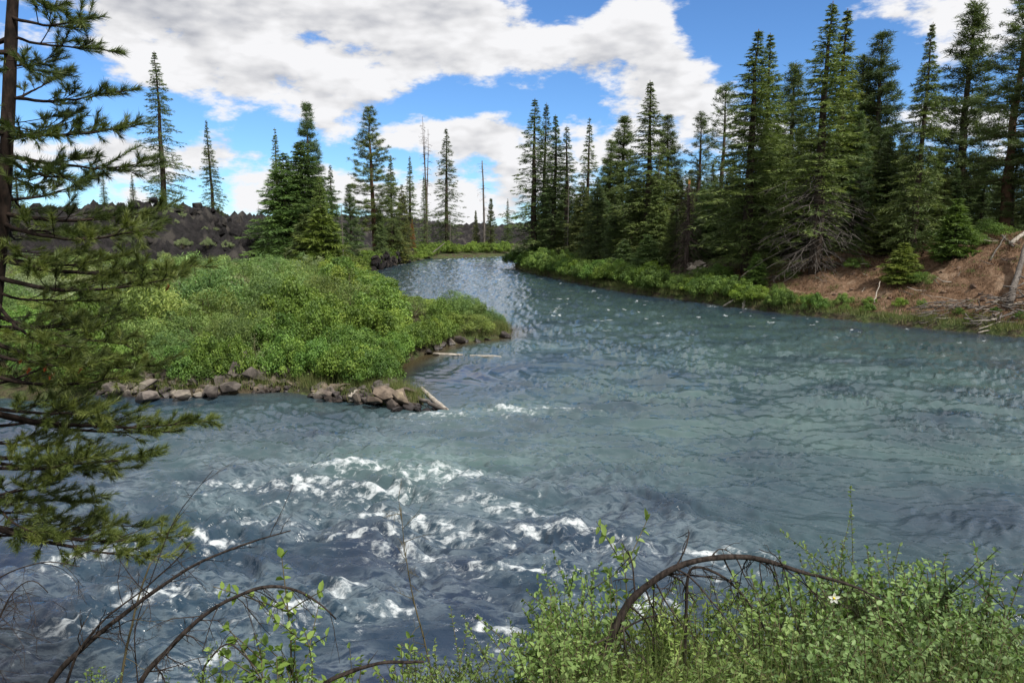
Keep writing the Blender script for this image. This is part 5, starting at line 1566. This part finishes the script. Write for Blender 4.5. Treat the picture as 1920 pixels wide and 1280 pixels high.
def near_bush(kd, px, yt, Yd, w, c_, lab, group='leafy bushes on the near bank'):
    K = BUSH[kd]; md_ = K[nb_rng.integers(len(K))]
    x = (px - CX) / F * Yd
    zb = gz(x, Yd) - .03
    zt = D(px, yt, Yd)[2]
    s_ = max((zt - zb) / md_['H'], .35)
    ws = max(w * s_ ** .5, .5)
    o_ = thing('leafy_bush', lab, 'bush', (x, Yd, zb), nb_rng.uniform(0, 6.28), (ws, ws, s_), group)
    part('stems', md_['stems'], o_); part('leaves', md_['leaves'], o_, c_)
for (kd, px, yt, Yd, w, c_, lab) in NEARB:
    near_bush(kd, px, yt, Yd, w, c_, lab)
rowlab = {0: 'lowest row along the bottom edge', 1: 'second row from the bottom edge', 2: 'third row from the bottom edge'}
for row, (Yd, yt, x0, x1, step) in enumerate([(3.9, 1220, 1040, 1960, 110), (4.4, 1180, 1090, 1960, 118), (4.9, 1135, 1220, 1960, 115)]):
    for k, px in enumerate(np.arange(x0, x1, step)):
        pj = px + nb_rng.uniform(-35, 35)
        kd = 'narrow' if (pj < 1500 and nb_rng.random() < .5) else 'round'
        c_ = (1.1, 1.1, .85) if kd == 'narrow' else ((.92, 1, 1.0) if pj > 1500 else (1, 1.04, .9))
        near_bush(kd, pj, yt + nb_rng.uniform(-30, 35) - (25 if pj > 1550 else 0), Yd + nb_rng.uniform(-.2, .2), 1.1, c_,
                  ('narrow-leaved' if kd == 'narrow' else 'round-leaved') + ' low bush, ' + rowlab[row] + ', ' + ['first', 'second', 'third', 'fourth', 'fifth', 'sixth', 'seventh', 'eighth', 'ninth', 'tenth'][k] + ' from its left end')
cs = np.column_stack([nb_rng.uniform(.2, 4.6, 750), nb_rng.uniform(3.0, 5.4, 750)])
grass_tufts('near_grass', np.column_stack([cs, ground_z(cs[:, 0], cs[:, 1])]), 26, 1.15, 'thin grass between the bushes on the near bank', 74, .10, .0055)
# white flower
fp_ = D(1563, 1120, 4.75)
gb = np.array([fp_[0], fp_[1], gz(fp_[0], fp_[1])])
fl = thing('white_flower', 'single white five-petalled flower above the bushes under the arching branch', 'flower', gb)
ac_ = Acc(); tube(ac_, bez(np.zeros(3), np.array([.05, 0, (fp_ - gb)[2] * .6]), fp_ - gb, 7), np.linspace(.004, .002, 7), 4)
part('stem', ac_.mesh('stem', M['stem']), fl)
for k in range(5):
    a = k * 2 * pi / 5 + .3
    ac_ = Acc()
    dv = norm(np.array([[cos(a), -.35, sin(a)]]))
    leaves6(ac_, (fp_ - gb)[None], dv, np.array([[0.0, -1.0, .2]]), np.array([.046]), np.array([.024]), np.array([.5]))
    part('petal', ac_.mesh('petal', M['white_petal']), fl)
ac_ = Acc(); tube(ac_, np.stack([fp_ - gb + [0, -.012, 0], fp_ - gb + [0, .01, 0]]), np.array([.008, .006]), 6)
part('flower_centre', ac_.mesh('flower_centre', M['yellow']), fl)
# yellow blossoms in the peninsula meadow
yc = np.array([D(x_ + rs.uniform(-6, 6), y_ + rs.uniform(-4, 4), 46.0) for x_, y_ in [(245, 592), (262, 600), (275, 604), (285, 600), (295, 598), (302, 596), (310, 602), (268, 607)] for _ in range(4)])
ac_ = Acc(); n = len(yc) * 16
Pp = np.repeat(yc, 16, 0) + rs.normal(0, .09, (n, 3))
kites(ac_, Pp, norm(rs.normal(0, 1, (n, 3))), norm(rs.normal(0, .5, (n, 3)) + UPV), np.full(n, .07), np.full(n, .05), rs.uniform(0, 1, n))
tag(part('yellow_blossoms', ac_.mesh('yellow_blossoms', M['yellow']), None), 'patch of yellow blossoms among the pale shrubs on the peninsula', 'flowers', kind='stuff')

# ------------------------------------------------------------------ tell like-labelled neighbours apart by their order from the left
ORD = 'first second third fourth fifth sixth seventh eighth ninth tenth eleventh twelfth thirteenth fourteenth fifteenth sixteenth'.split()
same = {}
for o in col.objects:
    if o.parent is None and 'label' in o.keys():
        same.setdefault(o['label'], []).append(o)
for lab, objs in same.items():
    if 1 < len(objs) <= 16 and len(lab.split()) <= 13:
        objs.sort(key=lambda q: q.location.x / q.location.y)
        for i, o in enumerate(objs):
            o['label'] = lab + ', ' + (ORD[i] if i < len(objs) - 1 else 'last') + ' from left'
